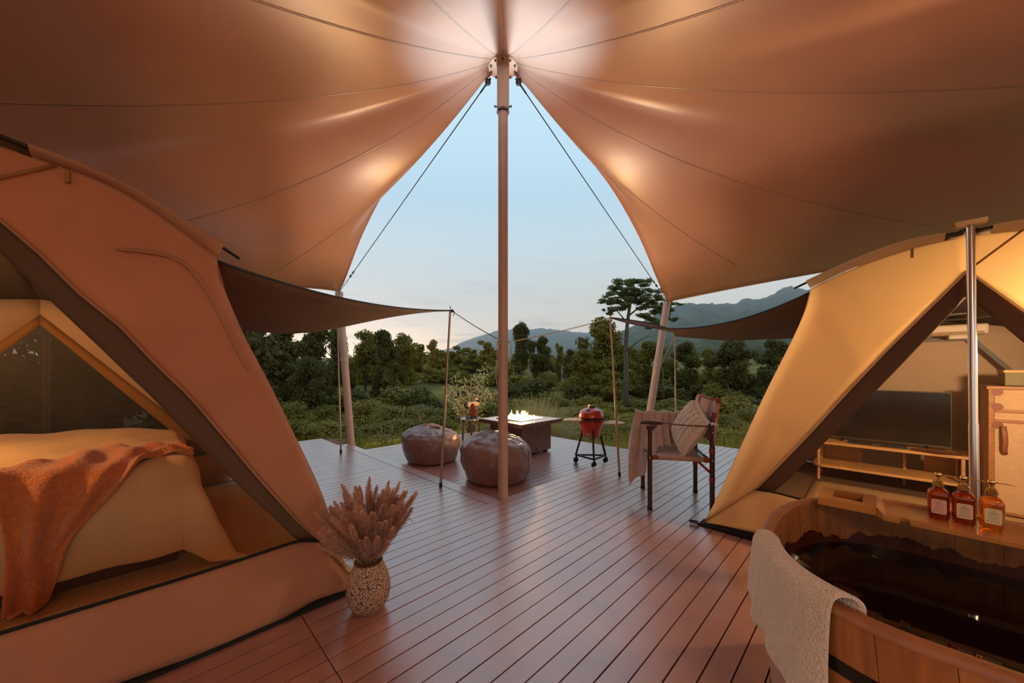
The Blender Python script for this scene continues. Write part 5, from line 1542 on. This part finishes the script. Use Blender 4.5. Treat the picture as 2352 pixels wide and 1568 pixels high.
def blob_slim(seed):
    r = random.Random(seed)
    return [(r.uniform(-.22, .22), r.uniform(-.22, .22), .10 + .82 * k / 13, .26 * (1 - .62 * k / 13) + .05, .26 * (1 - .62 * k / 13) + .05, .08) for k in range(14)]
# name -> list of leaf arrays (unit height, unit width)
PROTO = {
    'bush_near': [leafcloud(s, blob_bush(s), 6500, .052) for s in (1, 2, 3, 4)],
    'bush_far': [leafcloud(s, blob_bush(s + 20), 2600, .075) for s in (1, 2, 3, 4)],
    'crown': [leafcloud(s, blob_crown(s + 40), 9000, .046) for s in (1, 2, 3, 4)],
    'crown_low': [leafcloud(s, blob_crown(s + 60, .08), 10000, .048) for s in (1, 2, 3)],
    'slim': [leafcloud(s, blob_slim(s + 70), 2600, .085) for s in (1, 2, 3)],
}
MESHES = {}
def leaf_mesh(kind, i, mm):
    key = (kind, i, mm)
    if key not in MESHES: MESHES[key] = mesh_from_quads('foliage', PROTO[kind][i], MATS[mm])
    return MESHES[key]
trunk_meshes = {}
def trunk_mesh(i):
    if i not in trunk_meshes:
        r = random.Random(i + 90); m = MB()
        m.tube([(0, 0, -.06), (.01, 0, .2), (r.uniform(-.03, .03), r.uniform(-.03, .03), .5), (r.uniform(-.05, .05), 0, .8)], [.022, .017, .012, .004], 8)
        for k in range(6):
            a = r.uniform(0, 6.28); z = r.uniform(.2, .6); d = r.uniform(.15, .32)
            m.tube([(0, 0, z), (d * .5 * math.cos(a), d * .5 * math.sin(a), z + .12), (d * math.cos(a), d * math.sin(a), z + .2)], [.009, .006, .002], 5)
        o = m.build('trunk', MATS['bark'], None, True); trunk_meshes[i] = o.data; bpy.data.objects.remove(o)
    return trunk_meshes[i]
def plant(name, kind, px, Y, top, wpx, mm, label, cat, group=None, dz=0.0, i=None):
    x = (px - CX) / F * Y; z = gz(x, Y) - .05 + dz; h = CH + (CY - top) / F * Y - z; w = wpx / F * Y
    o = empty(name, (x, Y, z), label, cat, group, rz=0.0)
    k = rg.randrange(len(PROTO[kind])) if i is None else i
    M = Matrix.Rotation(rg.uniform(0, 6.28), 4, 'Z'); S = Matrix.Diagonal((w, w, h, 1))
    link_part('crown' if cat == 'tree' else 'foliage', leaf_mesh(kind, k, mm), o, S @ M)
    link_part('trunk' if cat == 'tree' else 'stems', trunk_mesh(k), o, Matrix.Diagonal((h if cat == 'tree' else w, h if cat == 'tree' else w, h, 1)) @ M)
    return o
# distant and middle trees, each with what sets it apart
T_ = lambda *a, **k: plant('tree', *a, **k)
GT = 'dark trees massed behind the left awning'; LTm = 'dark leafy tree in the mass behind the left awning'
for px, Y, top, w in ((585, 23, 742, 150), (655, 25, 735, 150), (728, 24, 742, 140), (640, 19, 800, 150), (770, 29, 752, 90), (705, 18, 815, 120)):
    T_('crown_low', px, Y, top, w, 'leaf_dark', LTm, 'tree', GT)
T_('crown', 838, 33, 756, 112, 'leaf_mid', 'loose feathery tree right behind the left leaning post', 'tree')
T_('crown_low', 882, 27, 755, 104, 'leaf_dark', 'dense rounded dark tree between the left leaning post and the slim pole', 'tree')
T_('crown', 925, 36, 766, 90, 'leaf_mid', 'pale thin tree just right of the dense rounded tree', 'tree')
GS, LS = 'slender young trees on the far meadow', 'slender young green tree standing on the far meadow left of the mast'
for px, Y, top, w in ((958, 46, 778, 40), (996, 44, 772, 42), (1018, 52, 796, 36), (935, 50, 790, 34), (1052, 45, 786, 44), (1082, 48, 790, 34), (1112, 47, 772, 42), (1128, 54, 792, 34), (975, 58, 800, 34), (1065, 60, 800, 30)):
    T_('slim', px, Y, top + 8, w * 1.45, 'leaf_olive' if w % 4 else 'leaf_mid', LS, 'tree', GS)
T_('crown', 1198, 40, 738, 66, 'leaf_dark', 'open crowned tree just right of the mast against the hill', 'tree')
T_('crown_low', 1248, 40, 772, 72, 'leaf_dark', 'dark tree with a rounded crown beside the open crowned tree', 'tree')
T_('slim', 1284, 38, 788, 34, 'leaf_mid', 'thin tree in front of the meadow fence right of the mast', 'tree')
T_('crown_low', 1310, 36, 800, 50, 'leaf_dark', 'small dark tree between the meadow fence and the awning pole', 'tree')
GR, LR = 'broad trees behind the red grill', 'broad leafy tree in the row behind the red grill'
for px, Y, top, w in ((1388, 29, 734, 185), (1345, 26, 800, 110), (1432, 27, 790, 120), (1490, 30, 780, 120), (1402, 23, 850, 120)):
    T_('crown_low', px, Y, top, w, 'leaf_mid', LR, 'tree', GR)
T_('crown_low', 1578, 26, 782, 110, 'leaf_dark', 'dark tree seen between the right leaning post and the right awning edge', 'tree')
T_('crown_low', 1682, 25, 776, 165, 'leaf_dark', 'wide dark tree standing alone under the right awning', 'tree')
T_('crown_low', 1775, 27, 776, 110, 'leaf_dark', 'dark tree partly hidden by the edge of the right tent', 'tree')
T_('crown_low', 1630, 34, 800, 70, 'leaf_mid', 'grey green tree in the gap left of the wide dark tree', 'tree')
GW, LW = 'trees close behind the left tent', 'dark tree close behind the left tent, dim through its back window'
for x, y, w, h in ((-7.2, 4.6, 3.6, 4.2), (-9.0, 6.4, 4.2, 4.6), (-5.6, 6.6, 3.2, 3.6), (-8.0, 2.6, 3.4, 4.0), (-11.5, 5.0, 4, 5)):
    px_ = CX + x / y * F
    T_('crown_low', px_, y, CY - (gz(x, y) + h - CH) / y * F, w / y * F, 'leaf_dark', LW, 'tree', GW)
# tall tree with flat tiered crown
TX, TY = (1437 - CX) / F * 19, 19.0; tz = gz(TX, TY)
tt = empty('tall_tree', (TX, TY, tz), 'tall tree with a flat tiered crown rising beside the right leaning post', 'tree')
PZ = lambda px, py: Vector(((px - CX) / F * TY, TY, CH + (CY - py) / F * TY))
m = MB(); m.tube([Vector((TX, TY, tz - .1)), PZ(1438, 880), PZ(1437, 800), PZ(1441, 740), PZ(1447, 700), PZ(1450, 665)], [.15, .13, .11, .09, .07, .035], 10)
for a, b, c, r in (((1437, 810), (1465, 785), (1500, 768), .07), ((1437, 800), (1415, 780), (1395, 765), .06), ((1441, 742), (1420, 712), (1395, 688), .06), ((1444, 725), (1470, 705), (1510, 700), .07), ((1447, 700), (1470, 680), (1500, 672), .05), ((1447, 705), (1430, 680), (1410, 664), .05)):
    m.tube([PZ(*a), PZ(*b) + Vector((0, .2, 0)), PZ(*c) + Vector((0, .4, 0))], [r * .7, r * .5, r * .2], 6)
m.build('trunk', MATS['bark'], tt, True)
bl = []
r = random.Random(77)
for px, py, w, h in ((1440, 652, 36, 10), (1420, 664, 26, 9), (1468, 658, 32, 9), (1450, 672, 46, 9), (1405, 686, 26, 7), (1398, 692, 20, 6), (1420, 706, 30, 9), (1470, 684, 34, 10), (1500, 676, 26, 8), (1510, 690, 32, 9), (1530, 698, 26, 8), (1545, 704, 14, 6), (1490, 712, 34, 9), (1402, 714, 16, 7), (1520, 722, 24, 10), (1535, 735, 18, 8), (1440, 690, 28, 6), (1480, 735, 30, 9), (1500, 752, 30, 10)):
    for q in range(7):
        p = PZ(px + r.uniform(-.75, .75) * w, py + r.uniform(-.9, .7) * h); k = r.uniform(.30, .52)
        bl.append((p.x - TX, r.uniform(-.8, .8), p.z - tz, w / F * TY * k, w / F * TY * k, h / F * TY * r.uniform(.35, .75)))
o_ = bpy.data.objects.new('crown', mesh_from_quads('crown', leafcloud(5, bl, 17000, .125, up=.8, shell=.1), MATS['leaf_tall'])); COL.objects.link(o_); o_.parent = tt
# bushes filling the slope
GB, LB = 'bushes filling the slope beyond the deck', 'dark green leafy bush in the thicket beyond the deck'
GY, LY = 'low yellow green bushes at the deck edge', 'low yellow green bush growing close to the far deck edge'
rb = random.Random(31)
def row_of(Y, x0, x1, step, top, jit, w, kind, mats, label, group):
    px = x0
    while px < x1:
        yy = Y * rb.uniform(.90, 1.1)
        if group == GB:
            reg = next(t for lim, t in ((790, 'left of the left leaning post'), (1010, 'behind the left bean bag'), (1165, 'behind the telescope'), (1310, 'behind the fire table'), (1455, 'behind the red grill'), (1640, 'behind the folding chair'), (9999, 'beside the right tent')) if px < lim)
            dep = 'near' if Y < 13 else 'middle row' if Y < 18 else 'far'
            label = dep + ' dark green leafy bush in the thicket ' + reg
        plant('bush', kind, px + rb.uniform(-.3, .3) * step, yy, top + rb.uniform(-jit, jit), w * rb.uniform(.75, 1.3), mats[rb.randrange(len(mats))], label, 'bush', group)
        px += step
row_of(8.6, 640, 900, 74, 998, 10, 135, 'bush_near', ['leaf_bright', 'leaf_bright', 'leaf_olive'], LY, GY)
row_of(9.6, 900, 1080, 80, 985, 12, 130, 'bush_near', ['leaf_olive', 'leaf_bright'], LY, GY)
row_of(11.5, 600, 1180, 84, 952, 14, 150, 'bush_near', ['leaf_mid', 'leaf_olive', 'leaf_mid'], LB, GB)
row_of(15, 580, 1100, 82, 905, 16, 150, 'bush_near', ['leaf_mid', 'leaf_mid', 'leaf_olive'], LB, GB)
row_of(19.5, 570, 1060, 82, 868, 14, 140, 'bush_far', ['leaf_dark', 'leaf_mid'], LB, GB)
row_of(11.0, 1290, 1830, 92, 962, 10, 165, 'bush_near', ['leaf_mid', 'leaf_olive'], LB, GB)
row_of(14.5, 1200, 1840, 88, 925, 12, 150, 'bush_near', ['leaf_mid', 'leaf_olive', 'leaf_mid'], LB, GB)
row_of(19, 1200, 1840, 86, 895, 10, 140, 'bush_far', ['leaf_mid', 'leaf_olive', 'leaf_dark'], LB, GB)
row_of(25, 1090, 1840, 74, 868, 10, 110, 'bush_far', ['leaf_mid', 'leaf_dark'], LB, GB)
row_of(36, 800, 1180, 46, 836, 6, 62, 'bush_far', ['leaf_mid', 'leaf_olive'], LB, GB)
row_of(48, 800, 1400, 40, 818, 8, 46, 'bush_far', ['leaf_mid', 'leaf_olive', 'leaf_dark'], LB, GB)
row_of(60, 790, 1450, 36, 806, 6, 40, 'bush_far', ['leaf_mid', 'leaf_dark'], LB, GB)
row_of(32, 1180, 1840, 66, 848, 8, 80, 'bush_far', ['leaf_mid', 'leaf_dark', 'leaf_olive'], LB, GB)
# silvery shrub lit by the fire
SX, SY = -.92, 8.35; sz = gz(SX, SY)
sh = empty('silver_shrub', (SX, SY, sz), 'pale silvery leaved shrub rising behind the telescope', 'shrub')
SP = lambda px, py, dy=0.0: Vector(((px - CX) / F * (SY + dy), SY + dy, CH + (CY - py) / F * (SY + dy)))
branches = [[SP(1080, 1010), SP(1072, 950), SP(1060, 905, .1), SP(1046, 868, .2)], [SP(1082, 1010), SP(1080, 940), SP(1092, 885, -.1), SP(1112, 850, -.1)], [SP(1084, 1010), SP(1090, 940), SP(1110, 895, .2), SP(1136, 912, .3)], [SP(1078, 1010), SP(1062, 950), SP(1040, 915, -.2), SP(1034, 890, -.2)],
            [SP(1080, 1010), SP(1076, 930), SP(1070, 895, .3), SP(1078, 872, .4)], [SP(1083, 1010), SP(1096, 950), SP(1106, 920, -.3), SP(1120, 905, -.3)], [SP(1081, 1010), SP(1066, 960, .3), SP(1050, 930, .4), SP(1044, 905, .4)], [SP(1082, 1010), SP(1088, 930, .3), SP(1090, 900, .4), SP(1100, 875, .4)]]
m = MB(); lv = []
nr = np.random.default_rng(9)
for b in branches:
    b = spline(b, 14); m.tube(b, [.014 * (1 - k / 15) + .002 for k in range(14)], 5)
    for k in range(4, 14):
        for q in range(21):
            p = b[k] + Vector(nr.normal(0, .065, 3)); d = Vector(nr.normal(0, 1, 3)) + Vector((0, 0, .7)); d.normalize(); s = d.cross(Vector(nr.normal(0, 1, 3))).normalized(); L = nr.uniform(.045, .085)
            lv += [p, p + d * L * .5 + s * L * .22, p + d * L, p + d * L * .5 - s * L * .22]
m.build('stems', MATS['bark'], sh, True)
v = np.array([tuple(p - Vector((SX, SY, sz))) for p in lv]); o_ = bpy.data.objects.new('leaves', mesh_from_quads('leaves', v, MATS['leaf_silver'])); COL.objects.link(o_); o_.parent = sh
# feathery round grass clump behind the fire, and flowering grass by the bean bag
def grass_clump(name, x, y, R, H, n, mm, label, cat, seed, spread=1.0):
    r = np.random.default_rng(seed); z = gz(x, y); lv = []
    for k in range(n):
        a = r.uniform(0, 6.28); e = r.uniform(.15, 1.35); d = Vector((math.cos(a) * math.cos(e) * spread, math.sin(a) * math.cos(e) * spread, math.sin(e)))
        L = H * r.uniform(.55, 1.05); p = Vector((r.normal(0, R * .18), r.normal(0, R * .18), 0)); s = Vector((-math.sin(a), math.cos(a), 0)) * .006
        q1 = p + d * L * .6; q2 = p + d * L + Vector((d.x, d.y, -.25)) * L * .12
        lv += [p - s, p + s, q1 + s * .8, q1 - s * .8, q1 - s * .8, q1 + s * .8, q2 + s * .2, q2 - s * .2]
    o = bpy.data.objects.new(name, mesh_from_quads(name, np.array([tuple(p) for p in lv]), MATS[mm])); COL.objects.link(o); o.location = (x, y, z - .03)
    return tag(o, label, cat)
grass_clump('grass_clump', (1235 - CX) / F * 9.6, 9.6, .5, 1.55, 2600, 'grass_gold', 'round feathery grass clump glowing gold behind the flames', 'grass', 3)
m = MB(); r = random.Random(5); hd = MB()
for k in range(26):
    px = r.uniform(862, 975) if k < 20 else r.uniform(690, 860); Y = r.uniform(7.6, 8.6); x = (px - CX) / F * Y; z0 = gz(x, Y); top = CH + (CY - r.uniform(942, 1000)) / F * Y
    b = Vector((x + r.uniform(-.05, .05), Y, z0)); t = Vector((x, Y, top)); m.tube([b, b.lerp(t, .6) + Vector((.01, 0, 0)), t], [.004, .003, .002], 4)
    hd.tube([t - Vector((0, 0, .02)), t + Vector((0, 0, .05)), t + Vector((r.uniform(-.02, .02), 0, .14))], [.004, .011, .003], 5)
fg = m.build('flowering_grass', MATS['leaf_olive'], None, kind='stuff'); tag(fg, 'flowering grass stalks with pale seed heads left of the bean bags', 'grass'); ROOT[fg.name] = Matrix.Identity(4)
hd.build('seed_heads', MATS['grass_gold'], fg, kind='stuff')
# rough grass on the slope: blades as one mass
nr = np.random.default_rng(12); lv = []
for k in range(26000):
    Y = 6.4 + 22 * nr.random() ** 1.5; px = nr.uniform(620, 1860); x = (px - CX) / F * Y
    rel = Vector((x, Y, 0)) - KC; a_u, b_v = rel.dot(U), rel.dot(V)
    if -9 < a_u < 4.1 and b_v < 4.5 and not (a_u > 3.2 and b_v > .15) and not (b_v > 3.35 and a_u > .1): continue
    z = gz(x, Y); h = nr.uniform(.10, .34) * (1 + Y * .03); an = nr.uniform(0, 6.28); s = (math.cos(an) * .006 * (1 + Y * .06), math.sin(an) * .006 * (1 + Y * .06)); lx, ly = nr.normal(0, .10, 2)
    lv += [(x - s[0], Y - s[1], z), (x + s[0], Y + s[1], z), (x + lx + s[0] * .3, Y + ly + s[1] * .3, z + h), (x + lx - s[0] * .3, Y + ly - s[1] * .3, z + h)]
o_ = bpy.data.objects.new('grass', mesh_from_quads('grass', np.array(lv), MATS['leaf_olive'])); COL.objects.link(o_); tag(o_, 'rough grass growing over the slope beyond the deck', 'grass', kind='stuff')
# meadow fences
mat('fence_white', (.42, .38, .32), rough=.7)
def fence(pts, label, Y):
    o = empty('meadow_fence', at(pts[0][0], pts[0][1], Y), label, 'fence')
    tops = []
    for px, py in pts:
        x = (px - CX) / F * Y; t = at(px, py, Y); b = Vector((x, Y, gz(x, Y) - .1)); tops.append(t)
        m = MB(); m.bar(b, t, .10); m.build('post', MATS['fence_white'], o)
    for a, b in zip(tops, tops[1:]):
        m = MB(); m.bar(a - Vector((0, 0, .04)), b - Vector((0, 0, .04)), .05); m.build('rail', MATS['fence_white'], o)
    return o
fence([(1180, 823), (1198, 824), (1214, 825), (1229, 827)], 'pale post and rail fence on the meadow just right of the mast', 44)
fence([(1291, 841), (1305, 844), (1318, 847)], 'short pale post and rail fence further right on the meadow, above the fire', 36)
fence([(1058, 818), (1072, 817), (1086, 816), (1102, 816), (1120, 815)], 'pale post and rail fence on the meadow left of the mast', 52)

# ---------------------------------------------------------------- hills and evening haze
mat('forest', (.045, .048, .018), rough=.95, spec=.1, color2=(.110, .108, .040), scale=.05, bump=1.0, bscale=.12, detail=8)
MATS['forest'].node_tree.nodes['Bump'].inputs['Distance'].default_value = 6
def ridge(name, prof, Y, depth, label, rough_):
    rows = []; xs_ = []
    P_ = [Vector((px, py, 0)) for px, py in prof]; P_ = resample(P_, 150)
    for i, p in enumerate(P_):
        x = (p.x - CX) / F * Y; zt = CH + (CY - p.y) / F * Y
        row = []
        for j in range(31):
            t = j / 30; y = Y - depth + depth * 1.25 * t
            k = sstep(t, 0, .8) if t <= .8 else 1 - .5 * (t - .8) / .2
            k = k * .75 + .25 * min(1, t / .8) if t <= .8 else k
            n_ = noise.noise(Vector((x * .012, y * .012, 1))) * .10 + noise.noise(Vector((x * .05, y * .05, 1))) * .03
            zz = 2 + (zt - 2) * max(0, k + n_ * (1 - abs(t - .8) if t < .75 else .15)) + rough_ * noise.noise(Vector((x * .11, y * .11, 5))) + rough_ * .6 * noise.noise(Vector((x * .33, y * .33, 5)))
            row.append((x * y / Y, y, zz))
        rows.append(row)
    m = MB(); m.grid(rows); o = m.build(name, MATS['forest'], None, True); tag(o, label, None, None, 'structure')
ridge('hill', [(1150, 850), (1230, 835), (1330, 795), (1380, 776), (1440, 757), (1500, 728), (1535, 714), (1575, 705), (1640, 700), (1690, 697), (1712, 684), (1735, 690), (1775, 688), (1800, 672), (1830, 667), (1850, 668), (1900, 655), (2000, 640), (2150, 660), (2400, 700)], 620, 330, 'long forested ridge behind the right awning', 4.0)
ridge('hill', [(880, 850), (960, 820), (1040, 798), (1062, 786), (1100, 772), (1140, 761), (1180, 757), (1240, 757), (1300, 760), (1380, 768), (1480, 790), (1600, 840)], 900, 380, 'low blue hill on the horizon behind the mast', 2.6)
hm = bpy.data.materials.new('haze'); hm.use_nodes = True; hn, hl = hm.node_tree.nodes, hm.node_tree.links
hn.remove(hn['Principled BSDF']); vs_ = hn.new('ShaderNodeVolumeScatter'); vs_.inputs['Color'].default_value = (.72, .82, 1, 1); vs_.inputs['Density'].default_value = .0016; vs_.inputs['Anisotropy'].default_value = .2
hl.new(vs_.outputs[0], hn['Material Output'].inputs['Volume'])
m = MB(); m.box((150, 645, 85), (2600, 640, 210)); hz_ = m.build('haze', hm, None); tag(hz_, 'evening haze lying over the hills', 'haze', kind='stuff')
